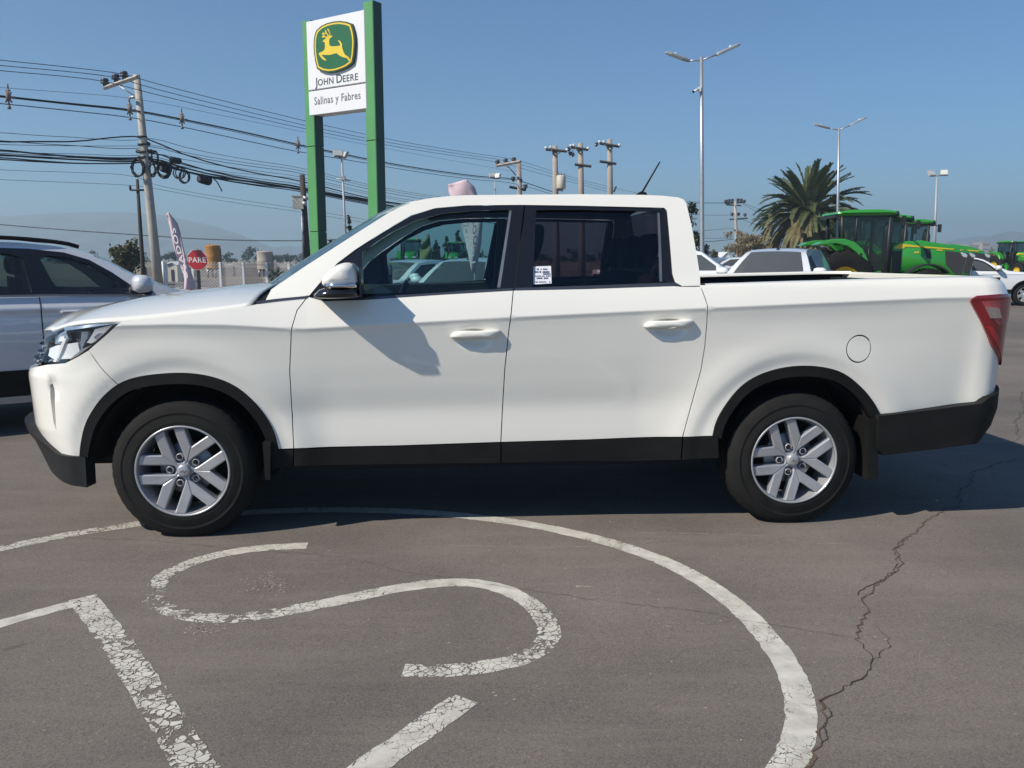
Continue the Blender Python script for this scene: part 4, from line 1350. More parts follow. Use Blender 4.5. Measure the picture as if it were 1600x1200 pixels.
flood_pole((1464, 277), (1460.5, 375), 74, 'distant floodlight pole with two square lamps beyond the tractors', [(1455.5, 271, .62, .35), (1475, 270, .62, -.35)], .085)

# ---- the line of utility poles: wires are laid along it
PA, PB = Vector((-15.1, 34, 0)), Vector((0.2, 64, 0))
def Yline(px):
    k = (px - 800) / FPX
    t = (k * PA.y - PA.x) / ((PB.x - PA.x) - k * (PB.y - PA.y))
    return PA.y + (PB.y - PA.y) * t
def utility_pole(top, base_px, Y, r0, r1, mat, label, name='utility_pole'):
    t = W(*top, Y); b = W(*base_px, Y)
    base = t + (b - t) * (t.z / (t.z - b.z))
    o = empty(name, base, 0, label, 'utility pole', 'utility poles along the road')
    u = t - base
    p = MB(); p.tube([Vector((0, 0, 0)), u * .33, u * .66, u], [r0, r0 * .67 + r1 * .33, r0 * .33 + r1 * .67, r1], 12); p.build('pole', mat, o)
    return o, base
def part_bar(o, base, nm, a, b, Y, r, mat, sq=False, dY=0):
    q = MB(); A = W(*a, Y) - base; B_ = W(*b, Y + dY) - base
    q.bar(A, B_, r, n=4 if sq else 8, smooth=not sq); return q.build(nm, mat, o)
def insul(o, base, px, Y, s=.11, mat=None):
    c = W(*px, Y) - base
    q = MB(); q.lathe([(.0001, -.9 * s), (.45 * s, -.9 * s), (.5 * s, -.3 * s), (s, -.25 * s), (.9 * s, .1 * s), (.55 * s, .2 * s), (.95 * s, .4 * s), (.7 * s, .9 * s), (.0001, 1.0 * s)], axes(c, (1, 0, 0), (0, 1, 0), (0, 0, 1)), 10)
    return q.build('insulator', mat or M['ceramic'], o)
Y0 = 34.0
pole0, pb = utility_pole((213.5, 117), (240.5, 377), Y0, .20, .125, M['concrete'], 'tall leaning concrete utility pole with a side arm, beside the light car')
part_bar(pole0, pb, 'crossarm', (163.5, 137.5), (215, 120), Y0, .085, M['concrete'], True, -1.5)
part_bar(pole0, pb, 'brace', (184, 133), (211, 150), Y0, .025, M['galv'])
part_bar(pole0, pb, 'bracket', (203, 152), (214, 151), Y0, .05, M['galv'])
part_bar(pole0, pb, 'bracket', (200.5, 158), (205, 152), Y0, .03, M['galv'])
for q in ((164, 129), (181, 122.5), (194, 118)): insul(pole0, pb, q, Y0, .17)
for yy in (214, 226, 238, 246):
    c = W(222 + (yy - 214) * .085, yy, Y0) - pb
    q = MB(); q.lathe([(.175, -.035), (.19, -.03), (.19, .03), (.175, .035)], axes(c, (1, 0, 0), (0, 1, 0), (0, 0, 1)), 14)
    q.build('clamp_band', M['cable'], pole0)
for a, b in (((213, 236), (222, 238)), ((226, 222), (234, 226)), ((216, 246), (236, 248)), ((230, 236), (238, 236))): part_bar(pole0, pb, 'bracket', a, b, Y0, .07, M['cable'])
# bare cabling looped on the pole and hung on the bundle
def coil(px, py, rx, ry, Y, label, n=3, r=.035):
    c = W(px, py, Y); k = Y / FPX
    o = MB(); rr = random.Random(int(px))
    for j in range(n):
        dx, dz, s = rr.uniform(-.06, .06), rr.uniform(-.06, .06), rr.uniform(.9, 1.06)
        pts = [Vector((math.cos(a) * rx * k * s + dx, rr.uniform(-.04, .04), math.sin(a) * ry * k * s + dz)) for a in np.linspace(0, 2 * PI, 26)]
        pts[-1] = pts[0]
        o.tube(pts, r, 6, caps=False)
    ob = o.build('cable_coil', M['cable']); ob.location = c
    return tag(ob, label, 'cable coil', 'coils of spare cable on the overhead lines')
coil(214, 262, 9.5, 13, Y0 - .3, 'large loop of black cable hung on the leaning concrete pole')
coil(237, 265, 4.5, 9, Y0 - .3, 'narrow cable loop hanging on the right edge of the leaning concrete pole', 2)
coil(241, 246, 5, 9, Y0 + .6, 'short cable loop just right of the pole clamps', 2)
coil(257, 266, 9.5, 10, Yline(257), 'thick dark coil of cable nearest the leaning pole', 4, .04)
coil(281, 269, 8, 9, Yline(281), 'open coil of cable left in a pair on the bundle', 2, .028)
coil(287, 276, 8, 10, Yline(287), 'lower open coil of cable right in a pair on the bundle', 2, .028)
def splice(a, b, label, r=.16):
    Ya, Yb = Yline(a[0]), Yline(b[0])
    A, B_ = W(*a, Ya), W(*b, Yb); c = (A + B_) / 2
    d = B_ - A
    q = MB(); q.tube([A - c, A - c + d * .08, B_ - c - d * .08, B_ - c], [r * .55, r, r, r * .55], 12)
    for k in (.25, .5, .75): q.tube([A - c + d * (k - .02), A - c + d * (k + .02)], [r * 1.08] * 2, 12)
    o = q.build('splice_closure', M['cable']); o.location = c
    return tag(o, label, 'splice box', 'black splice boxes on the cables')
splice((266, 249.5), (282, 252), 'small black splice box on the upper cable', .13)
splice((252, 262), (266, 267), 'black splice box wrapped in the thick coil', .15)
splice((311, 278), (328, 283), 'large black splice box hanging under the bundle', .2)
# second, thin dark pole just behind
pole1, b1 = utility_pole((214.5, 280), (223, 415), 35.5, .10, .06, M['darkwood'], 'thin dark pole close behind the leaning concrete pole')
part_bar(pole1, b1, 'bracket', (204, 297), (228, 297), 35.4, .04, M['cable']); part_bar(pole1, b1, 'bracket', (203, 290), (204, 297), 35.4, .05, M['cable'])
part_bar(pole1, b1, 'conduit', (228, 300), (236, 400), 35.4, .035, M['concrete2'])
# dark wooden pole with a cream box
pole2, b2 = utility_pole((472, 273), (480.5, 410), 38, .17, .12, M['darkwood'], 'dark wooden pole with a cream box, left of the green sign')
c = W(466.5, 317, 38) - b2
q = MB(); q.box((c.x, c.y - .1, c.z), (.46, .36, .55), Matrix.Rotation(.25, 3, 'Z')); q.box((c.x, c.y - .1, c.z + .29), (.52, .42, .04), Matrix.Rotation(.25, 3, 'Z')); q.build('meter_box', M['cream_box'], pole2)
part_bar(pole2, b2, 'conduit', (471.5, 330), (474, 405), 37.8, .03, M['galv'])
part_bar(pole2, b2, 'bracket', (474, 308), (481, 311), 37.8, .07, M['galv']); part_bar(pole2, b2, 'clamp_band', (473, 318), (479, 318), 37.8, .1, M['galv'])
# pole with a side arm on the line, beyond the cab roof
YB = 64
pole3, b3 = utility_pole((810.5, 252), (813, 345), YB, .26, .17, M['concrete2'], 'concrete pole with an L shaped side arm above the cab roof')
part_bar(pole3, b3, 'crossarm', (776, 259), (813, 252.5), YB, .12, M['concrete2'], True, -2)
part_bar(pole3, b3, 'brace', (788, 257), (796, 262), YB, .05, M['concrete2']); part_bar(pole3, b3, 'brace', (796, 262), (806, 274), YB, .04, M['cable_far'])
part_bar(pole3, b3, 'crossarm', (796, 292), (822, 297), YB, .10, M['cable'], True)
for q in ((777.5, 254), (790, 252), (803, 250)): insul(pole3, b3, q, YB, .2)
for q in ((802, 280), (813, 283.5), (821, 292)): insul(pole3, b3, q, YB, .2)
YC = 55
def double_pole(top, base_px, arms, label, mat=M['concrete2']):
    o, b = utility_pole(top, base_px, YC, .24, .16, mat, label)
    for (a, c_) in arms: part_bar(o, b, 'crossarm', a, c_, YC - .2, .085, M['darkwood'], True)
    for (a, c_) in arms[:1]:
        m = ((a[0] + c_[0]) / 2, (a[1] + c_[1]) / 2)
        part_bar(o, b, 'brace', (a[0] * .5 + m[0] * .5, a[1] * .5 + m[1] * .5), (top[0], m[1] + 9), YC - .25, .035, M['cable_far'])
        part_bar(o, b, 'brace', (c_[0] * .5 + m[0] * .5, c_[1] * .5 + m[1] * .5), (top[0], m[1] + 9), YC - .25, .035, M['cable_far'])
        for q in (a, c_, (m[0] - 9, m[1] - 2.5)): insul(o, b, (q[0], q[1] - 2.2), YC - .2, .10, M['white_metal'])
    return o, b
p4, b4 = double_pole((867, 228), (868.5, 330), [((853, 233.5), (886, 236.5))], 'pole carrying a cream transformer, left of two similar poles')
c = W(876.5, 285, YC) - b4
q = MB(); q.lathe([(.0001, -.42), (.27, -.42), (.30, -.38), (.30, .36), (.26, .42), (.0001, .44)], axes((c.x, c.y - .2, c.z), (1, 0, 0), (0, 1, 0), (0, 0, 1)), 18); q.build('transformer', M['cream_box'], p4)
for dx in (-.18, 0, .18):
    q = MB(); q.tube([(c.x + dx, c.y - .2, c.z + .42), (c.x + dx, c.y - .2, c.z + .60)], [.06, .03], 8); q.build('bushing', M['spacer'], p4)
part_bar(p4, b4, 'bracket', (868, 296), (880, 297), YC, .08, M['galv'])
p5, b5 = double_pole((907, 224), (908.5, 330), [((892, 230), (919, 234)), ((898, 257), (924, 260))], 'concrete pole with two short crossarms, middle of three in a row')
p6, b6 = double_pole((952.5, 218), (953.5, 330), [((937, 224), (968, 229)), ((937, 252), (963, 256))], 'right hand concrete pole of three in a row, two crossarms')
part_bar(p6, b6, 'bracket', (959, 300), (963, 291), YC, .05, M['cable'])
for q in ((888, 233), (891, 240), (895, 242), (932, 226)): insul(p5, b5, q, YC, .14)
q = MB()
for (a, b_) in (((893, 231), (889, 236)), ((889, 236), (893, 242)), ((886, 236), (890, 233)), ((895, 234), (895, 242))): q.bar(W(*a, YC) - b5, W(*b_, YC) - b5, .03)
q.build('fuse_gear', M['cable_far'], p5)
# far pole right of the cab
YD = 108
p7, b7 = utility_pole((1148.5, 315), (1151, 385), YD, .24, .17, M['concrete'], 'distant pole crowded with crossarms and wires, left of the palm')
for a, c_ in (((1133, 318), (1162, 316)), ((1135, 320), (1158, 321)), ((1140, 343), (1168, 341))): part_bar(p7, b7, 'crossarm', a, c_, YD, .10, M['cable_far'], True)
for q in ((1134, 315), (1139, 314), (1144, 313.5), (1153, 313), (1158, 313), (1163, 315), (1154, 335), (1164, 336), (1144, 335)): insul(p7, b7, q, YD, .24)
q = MB(); c = W(1150.5, 379, YD) - b7; q.box((c.x, -.2, c.z), (.5, .3, .6)); q.build('meter_box', M['cream_box'], p7)

# ---- wires
def wire(px, r, label, grp, mat=None, Yf=None, cat='cable', fine=2):
    P = [W(x, y, (Yf or Yline)(x)) for x, y in px]
    c = P[0].copy()
    P = chaikin(P, fine)
    q = MB(); q.tube([p - c for p in P], r * .78, 5)
    o = q.build('overhead_wire', mat or M['cable'])
    o.location = c
    return tag(o, label, cat, grp)
HV, MV, CM = 'thin top wires on insulators', 'thicker middle wires with spacers', 'telephone cables in a loose bundle'
kw = 'upper thin overhead wire, %s of three carried by the pole arms'
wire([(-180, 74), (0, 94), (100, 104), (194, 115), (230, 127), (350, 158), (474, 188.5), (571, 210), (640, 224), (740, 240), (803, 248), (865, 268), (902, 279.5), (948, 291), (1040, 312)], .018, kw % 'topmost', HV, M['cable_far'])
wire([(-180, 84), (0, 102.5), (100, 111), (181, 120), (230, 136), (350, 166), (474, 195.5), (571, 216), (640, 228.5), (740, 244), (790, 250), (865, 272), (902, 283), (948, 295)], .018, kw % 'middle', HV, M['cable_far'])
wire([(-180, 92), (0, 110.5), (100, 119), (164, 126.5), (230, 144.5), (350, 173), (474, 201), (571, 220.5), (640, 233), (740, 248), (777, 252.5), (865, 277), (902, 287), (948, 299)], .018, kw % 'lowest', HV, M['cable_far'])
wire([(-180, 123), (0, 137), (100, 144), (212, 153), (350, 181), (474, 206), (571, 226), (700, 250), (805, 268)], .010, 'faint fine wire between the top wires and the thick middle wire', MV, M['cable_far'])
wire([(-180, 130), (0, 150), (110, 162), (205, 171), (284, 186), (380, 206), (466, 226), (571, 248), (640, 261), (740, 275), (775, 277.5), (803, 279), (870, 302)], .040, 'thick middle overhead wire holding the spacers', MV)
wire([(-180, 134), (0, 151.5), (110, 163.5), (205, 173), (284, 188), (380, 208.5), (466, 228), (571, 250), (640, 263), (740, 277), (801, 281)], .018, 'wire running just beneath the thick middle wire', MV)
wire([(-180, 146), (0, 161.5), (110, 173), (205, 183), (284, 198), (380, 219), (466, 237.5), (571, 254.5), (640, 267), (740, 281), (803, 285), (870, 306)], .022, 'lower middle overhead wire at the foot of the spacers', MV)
def spacer(px, py, label):
    Y = Yline(px) - .1; c = W(px, py, Y)
    q = MB(); K = .66
    for a, b in (((0, .62), (.02, .40)), ((0, .42), (0, -.52)), ((-.34, .0), (.34, -.03)), ((-.16, .22), (.16, -.28)), ((.16, .22), (-.16, -.28)), ((-.1, .3), (.12, .3))):
        q.bar((a[0] * K, 0, a[1] * K), (b[0] * K, 0, b[1] * K), .03)
    q.tube([(0, 0, .15), (0, 0, .03), (0, 0, -.13)], [.06, .09, .06], 8)
    q.tube([(0, 0, -.28), (0, 0, -.4)], [.04, .065], 8)
    o = q.build('line_spacer', M['spacer']); o.location = c
    return tag(o, label, 'cable spacer', 'spacers on the middle wires')
spacer(13, 151, 'cable spacer at the far left end of the thick wire')
spacer(202.5, 171, 'cable spacer hanging beside the leaning concrete pole')
spacer(284, 186, 'cable spacer on the wire between leaning pole and sign')
spacer(465.5, 226.5, 'cable spacer close to the left green sign post')
rs = random.Random(11)
L1 = [(214, 219, 231, 215), (222, 213, 231, 217), (229, 232, 236, 228), (224, 228, 236, 226), (234, 248, 240, 236), (237, 243, 240, 238), (243, 252, 240, 246), (239, 246, 241, 243), (247, 254.5, 241, 248), (250, 255, 242, 249), (245, 247, 241, 252), (246.5, 250, 241, 250)]
R1 = [(473, 262, 571, 288), (473, 283, 571, 309), (473, 270, 571, 295), (473, 266, 571, 291), (473, 293, 571, 314), (473, 276, 571, 300), (473, 297, 571, 317), (473, 288, 571, 311), (473, 296, 571, 315), (473, 299, 571, 319), (473, 279, 571, 303), (473, 291, 571, 313)]
CABLE_L = ['light cable, highest at the left edge, crossing the leaning pole below its middle', 'heavy cable rising to the highest clamp of the leaning pole', 'second highest light cable at the left edge of the bundle',
 'light cable just under the second highest one', 'heavy cable meeting the leaning pole at its second clamp', 'light cable beneath the heavy cable of the second clamp', 'heavy cable in the middle of the bundle at the leaning pole',
 'light cable between the two middle heavy cables', 'heavy cable second from the bottom of the bundle', 'heavy cable lowest of the bundle at the left edge', 'thin cable third from the bottom of the bundle', 'thin cable crossing the middle of the bundle']
RAD = [.014, .036, .018, .014, .040, .014, .042, .018, .030, .030, .012, .016]
for i, ((ya, yb, xc, yc), (xa, y2, xb, y3)) in enumerate(zip(L1, R1)):
    heavy = RAD[i] > .028
    s = rs.uniform(3, 8) if heavy else rs.uniform(1, 5)
    yl = [207, 222, 219.5, 226, 234, 237, 242, 239.5, 246, 249, 244, 241][i]
    wire([(-180, yl - 9), (0, yl), (60, (yl * 2 + yb) / 3 + s * .3), (120, (yl + yb) / 2 + s * .55 + rs.uniform(-1, 1)), (180, yb + s * .15), (218, yb if i != 1 else 213), (238, yc if i != 1 else 220),
          (300, yc + (y2 - yc) * .33 + s), (380, yc + (y2 - yc) * .66 + s * .9), (xa, y2), (xb, y3), (640, y3 + 13), (720, y3 + 24), (800, y3 + 33)], RAD[i],
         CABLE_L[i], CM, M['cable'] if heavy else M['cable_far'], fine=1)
wire([(245, 256), (320, 276), (400, 284.5), (473, 296.5), (571, 311.5), (630, 319), (760, 340)], .06, 'thickest black cable bundle sagging behind the green sign posts', None)
wire([(333, 278), (340, 285), (347, 299)], .035, 'loose cable end dangling below the bundle', None)
wire([(-180, 254), (0, 266), (110, 269), (210, 273), (240, 290), (350, 309), (470, 326), (571, 343)], .010, 'upper one of two faint low wires left of the sign', None, M['cable_far'])
wire([(-180, 270), (0, 281), (110, 285), (210, 289.5), (240, 294), (350, 315), (470, 331), (571, 348)], .010, 'lower one of two faint low wires left of the sign', None, M['cable_far'])
wire([(-180, 335), (0, 351), (110, 360), (200, 366), (330, 375), (475, 377), (571, 372)], .03, 'single low cable crossing in front of the left mountains', None, M['cable_far'], lambda x: 38)
FR = 'fine distant wires at the far pole'
for a, b, c in ((315, 316, 'top'), (317, 318, 'second'), (335, 336, 'third'), (361, 356.5, 'fourth'), (371, 372, 'fifth'), (379, 374, 'lowest thick')):
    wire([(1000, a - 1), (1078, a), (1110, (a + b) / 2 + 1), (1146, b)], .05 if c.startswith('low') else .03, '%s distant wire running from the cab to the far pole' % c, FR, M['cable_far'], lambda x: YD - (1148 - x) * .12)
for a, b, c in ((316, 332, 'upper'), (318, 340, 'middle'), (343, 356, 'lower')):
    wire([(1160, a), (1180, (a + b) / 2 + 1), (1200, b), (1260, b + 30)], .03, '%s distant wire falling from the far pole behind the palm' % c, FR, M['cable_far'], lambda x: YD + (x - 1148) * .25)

# ================================================================== the dealer's totem sign
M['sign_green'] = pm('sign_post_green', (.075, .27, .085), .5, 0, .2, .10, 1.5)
M['side_green'] = pm('dark_green_side', (.012, .05, .03), .5, 0, .1, .10, 1.5)
M['sign_white'] = pm('sign_white', (.74, .73, .74), .4, 0, .2, .03, 2)
M['logo_green'] = pm('logo_green', (.012, .115, .035), .4, 0, .2, .05, 3)
M['logo_dark'] = pm('logo_edge_green', (.012, .045, .016), .5, 0, .1, .05, 3)
M['logo_yellow'] = pm('logo_yellow', (.72, .52, .035), .45, 0, .1, .05, 3)
M['letter_dark'] = pm('letter_dark', (.035, .055, .06), .5, 0, 0, .05, 3)
M['letter_grey'] = pm('letter_grey', (.15, .15, .17), .5, 0, 0, .05, 3)
SL, SR = W(480.5, 110, 23.0), W(571, 100, 21.9)
uu = Vector((SR.x - SL.x, SR.y - SL.y, 0)); PWD = uu.length; uu.normalize()
nn = Vector((uu.y, -uu.x, 0))
if nn.y > 0: nn = -nn
zz = Vector((0, 0, 1))
sign = empty('totem_sign', (SL.x, SL.y, 0), 0, 'tall white dealer sign with leaping deer emblem on two green posts', 'sign')
S0 = Vector((SL.x, SL.y, 0))
def onsign(px, py, out=0.0):
    d = ray(px, py); o_ = S0 + nn * out
    t = (o_ - EYE).dot(nn) / d.dot(nn)
    q = EYE + d * t - S0
    return q.dot(uu), q.z
def sM(out): return axes(nn * out, uu, zz, nn)
zt = (onsign(480.5, 32)[1] + onsign(569, 17)[1]) / 2; zb_ = (onsign(487.5, 181.5)[1] + onsign(573.5, 168.5)[1]) / 2
zm = (onsign(487, 142)[1] + onsign(572, 129)[1]) / 2
u1 = PWD
q = MB(); q.prism([(0, zm + .015), (u1, zm + .015), (u1, zt), (0, zt)], .34, sM(-.34), 0, .015); q.build('upper_panel', M['sign_white'], sign)
q = MB(); q.prism([(0, zb_), (u1, zb_), (u1, zm - .015), (0, zm - .015)], .34, sM(-.34), 0, .015); q.build('lower_panel', M['sign_white'], sign)
q = MB(); q.prism([(.02, zm - .03), (u1 - .02, zm - .03), (u1 - .02, zm + .03), (.02, zm + .03)], .30, sM(-.33), 0); q.build('panel_joint', M['letter_grey'], sign)
pw_ = .32
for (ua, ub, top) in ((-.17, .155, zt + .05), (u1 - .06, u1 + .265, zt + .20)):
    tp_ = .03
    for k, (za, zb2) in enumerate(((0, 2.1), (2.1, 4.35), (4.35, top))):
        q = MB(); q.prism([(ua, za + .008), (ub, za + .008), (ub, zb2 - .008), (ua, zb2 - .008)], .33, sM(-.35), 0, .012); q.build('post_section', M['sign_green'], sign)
        q = MB(); q.prism([(ub - .001, za + .012), (ub + .012, za + .012), (ub + .012, zb2 - .012), (ub - .001, zb2 - .012)], .31, sM(-.34), 0); q.build('post_side', M['side_green'], sign)  # thin sheet in a darker green on the right side of each post section
    q = MB(); q.prism([(ua + .02, 0), (ub - .02, 0), (ub - .02, top - .02), (ua + .02, top - .02)], .29, sM(-.33), 0); q.build('post_core', M['logo_dark'], sign)
def zs(pts): return [(470 + x / 7.06, 20 + y / 7.06) for x, y in pts]
shield = [(185, 200), (235, 155), (300, 125), (370, 108), (440, 103), (505, 112), (556, 130), (575, 190), (588, 260), (592, 330), (588, 400), (582, 470), (566, 548), (510, 590), (450, 618), (380, 640), (310, 648), (245, 638), (192, 610), (172, 530), (160, 450), (155, 370), (158, 290), (170, 235)]
def sp(pts, out=.06): return [onsign(x, y, out) for x, y in zs(pts)]
def sprism(nm, pts, d0, d1, mat, scale=1.0):
    P = sp(pts)
    if scale != 1.0:
        cx = sum(p[0] for p in P) / len(P); cy = sum(p[1] for p in P) / len(P)
        P = [(cx + (a - cx) * scale, cy + (b - cy) * scale) for a, b in P]
    q = MB(); q.prism(P, d1 - d0, sM(d0), 0); return q.build(nm, mat, sign)
sprism('emblem_body', shield, 0, .075, M['logo_dark'], 1.045)
sprism('emblem_border', shield, .075, .083, M['logo_yellow'], .985)
sprism('emblem_field', shield, .083, .089, M['logo_green'], .915)
deer = [(250, 322), (262, 302), (282, 290), (300, 272), (318, 262), (334, 262), (360, 248), (352, 272), (332, 284), (324, 305), (324, 345), (332, 368), (360, 374), (400, 370), (438, 368), (446, 350), (436, 332), (418, 306), (428, 304), (446, 318), (466, 348), (464, 378), (474, 410), (486, 446), (502, 468), (532, 488), (550, 515), (556, 545), (538, 530), (520, 502), (486, 496), (450, 482), (420, 462), (404, 448), (372, 456), (330, 468), (290, 468), (252, 466), (240, 472), (262, 495), (292, 522), (284, 534), (250, 514), (226, 488), (206, 452), (226, 438), (252, 430), (270, 412), (278, 380), (276, 340), (272, 326)]
dr = MB(); dr.prism(sp(deer), .006, sM(.089), 0)
for ln in ([(318, 266), (298, 270), (272, 272), (246, 266)], [(280, 271), (262, 250), (248, 232)], [(318, 262), (300, 236), (280, 200)], [(296, 232), (276, 232), (258, 228)], [(330, 262), (332, 232), (322, 205), (308, 184)], [(331, 226), (320, 212)]):
    P = sp(ln)
    for (a, b) in zip(P[:-1], P[1:]):
        d_ = Vector((b[0] - a[0], b[1] - a[1])); L_ = d_.length; n_ = Vector((-d_.y, d_.x)) / L_ * .016; e_ = d_ / L_ * .010
        dr.prism([(a[0] - n_.x - e_.x, a[1] - n_.y - e_.y), (b[0] - n_.x + e_.x, b[1] - n_.y + e_.y), (b[0] + n_.x + e_.x, b[1] + n_.y + e_.y), (a[0] + n_.x - e_.x, a[1] + n_.y - e_.y)], .006, sM(.0892), 0)
dr.build('leaping_deer', M['logo_yellow'], sign)
def sign_text(nm, parts_, u_a, u_b, z_base, hgt, mat):
    """parts_: list of (text, size factor); laid out left to right then scaled to fit u_a..u_b"""
    meshes, x = [], 0.0
    for tx, sc in parts_:
        if tx == ' ': x += .35; continue
        me = text_mesh(tx, sc, .0, True, 1.08)
        xs = [v.co.x for v in me.vertices]
        for v in me.vertices: v.co.x += x - min(xs)
        x += max(xs) - min(xs) + .09
        meshes.append(me)
    s = (u_b - u_a) / (x - .09)
    V, F = [], []
    for me in meshes:
        n0 = len(V)
        V += [S0 * 0 + uu * (u_a + v.co.x * s) + zz * (z_base + v.co.y * hgt) + nn * .004 for v in me.vertices]
        F += [tuple(n0 + i for i in p.vertices) for p in me.polygons]
        bpy.data.meshes.remove(me)
    link(nm, mesh_pd(nm, V, F), mat, sign)
ua_, zt_a = onsign(492.5, 134.5); ub_, zt_b = onsign(559.5, 125)
sign_text('name_lettering', [('J', 1.28), ('OHN', 1.0), (' ', 1), ('D', 1.28), ('EERE', 1.0)], ua_, ub_, (zt_a + zt_b) / 2 + .0, .235, M['letter_dark'])
ua_, zt_a = onsign(491.5, 164.5); ub_, zt_b = onsign(563.5, 153.5)
sign_text('dealer_lettering', [('Salinas y Fabres', 1.0)], ua_, ub_, (zt_a + zt_b) / 2, .275, M['letter_grey'])

# ---- stop sign
M['stop_red'] = pm('stop_red', (.42, .012, .02), .4, 0, .2, .06, 3)
Ys = 32
c = W(309, 406, Ys); base = Vector((c.x, c.y, 0))
stop = empty('stop_sign', base, 0, 'red octagonal PARE stop sign on a dark post in front of the fence', 'stop sign')
r8 = 15.6 * Ys / FPX / math.cos(PI / 8)
Mx = axes((0, -.05, c.z), (1, 0, 0), (0, 0, 1), (0, -1, 0))
oc = [(r8 * math.cos(a), r8 * math.sin(a)) for a in np.arange(8) * PI / 4 + PI / 8]
q = MB(); q.prism(oc, .012, Mx); q.build('sign_rim', M['white_metal'], stop)
q = MB(); q.prism([(x * .95, y * .95) for x, y in oc], .006, axes((0, -.063, c.z), (1, 0, 0), (0, 0, 1), (0, -1, 0))); q.build('sign_plate', M['stop_red'], stop)
me = text_mesh('PARE', .285, 0, True, 1.05, 'CENTER')
for v in me.vertices: v.co = Vector((v.co.x, -.071, c.z - .10 + v.co.y))
link('lettering', me, M['white_metal'], stop)
q = MB(); q.box((0, 0, (c.z - .36) / 2), (.11, .06, c.z - .36)); q.box((0, -.0, c.z), (.06, .05, .8)); q.build('post', M['cable'], stop)

# ---- feather flags
def flag_mat(nm, col):
    m = pm(nm, col, .8, 0, 0, .06, 4)
    return m
M['flag_pink'] = flag_mat('faded_pink_cloth', (.62, .47, .51))
M['flag_pale'] = flag_mat('pale_cloth', (.55, .55, .60))
M['flag_olive'] = flag_mat('olive_cloth', (.14, .17, .07))
def feather_flag(left, right, Y, mat, label, text=None, txt=None, mast=True, depthw=.12, wob=.5):
    """left and right edges of the cloth, top to bottom, as photo points at distance Y"""
    n = 24
    def samp(e):
        cum = np.linspace(0, 1, len(e)); t = np.linspace(0, 1, n)
        return [(np.interp(k, cum, [p[0] for p in e]), np.interp(k, cum, [p[1] for p in e])) for k in t]
    A, B_ = samp(left), samp(right)
    b = W((left[-1][0] + right[-1][0]) / 2, left[-1][1], Y)
    base = Vector((b.x, b.y, 0))
    o = empty('feather_flag', base, 0, label, 'flag', 'feather flags')
    V, F = [], []
    for i in range(n):
        p, q_ = W(*A[i], Y) - base, W(*B_[i], Y) - base
        for k in np.linspace(0, 1, 7):
            w = p.lerp(q_, k); w.y += depthw * math.sin(k * 5 + i * .45) * wob
            V.append(w)
    for i in range(n - 1):
        for k in range(6): F.append((i * 7 + k, i * 7 + k + 1, (i + 1) * 7 + k + 1, (i + 1) * 7 + k))
    cl = link('cloth', mesh_pd('cloth', V, F, True), mat, o)
    s_ = cl.modifiers.new('thickness', 'SOLIDIFY'); s_.thickness = .004
    pts = [V[i * 7 + (6 if mast != 'left' else 0)] + Vector((.0, .02, 0)) for i in range(n)]
    q = MB(); q.tube(pts + [Vector((pts[-1].x, pts[-1].y, 0))], .016, 6); q.build('mast', M['galv'], o)
    if text:
        (xa, ya), (xb, yb), hh, mt, mir = txt
        P, Q = W(xa, ya, Y) - base, W(xb, yb, Y) - base
        d = (Q - P); L_ = d.length; d.normalize(); e = Vector((0, -1, 0)).cross(d)
        if mir: e = -e
        me = text_mesh(text, 1.0, 0, True, 1.1)
        xs = [v.co.x for v in me.vertices]; s = L_ / (max(xs) - min(xs))
        for v in me.vertices: v.co = P + d * ((v.co.x - min(xs)) * s) + e * (v.co.y * hh) + Vector((0, -.11, 0))
        link('lettering', me, mt, cl)
    return o
M['flag_white'] = flag_mat('white_print', (.78, .77, .78))
feather_flag([(258.5, 334), (266, 362), (277, 400), (286, 432), (289, 455)], [(264, 332), (275, 350), (287, 390), (297, 425), (303, 452)], 20, M['flag_pink'],
             'faded pink feather flag with white letters left of the stop sign', 'USADOS', ((297, 434), (276, 356), .15, M['flag_white'], False))
feather_flag([(700, 288), (701, 300), (710, 322), (720, 350), (730, 390), (737, 425)], [(727, 281), (741, 293), (747, 315), (753, 345), (750, 385), (742, 425)], 14, M['flag_pink'],
             'tall pink feather flag behind the cab, seen through its window', 'USADOS', ((735, 412), (718, 325), .13, M['flag_white'], True), depthw=.05)
q = feather_flag([(668, 366), (662, 376), (656, 388), (655, 415)], [(670, 365), (672, 380), (673, 395), (674, 415)], 26, M['flag_olive'], 'olive green sail flag seen through the front side window')
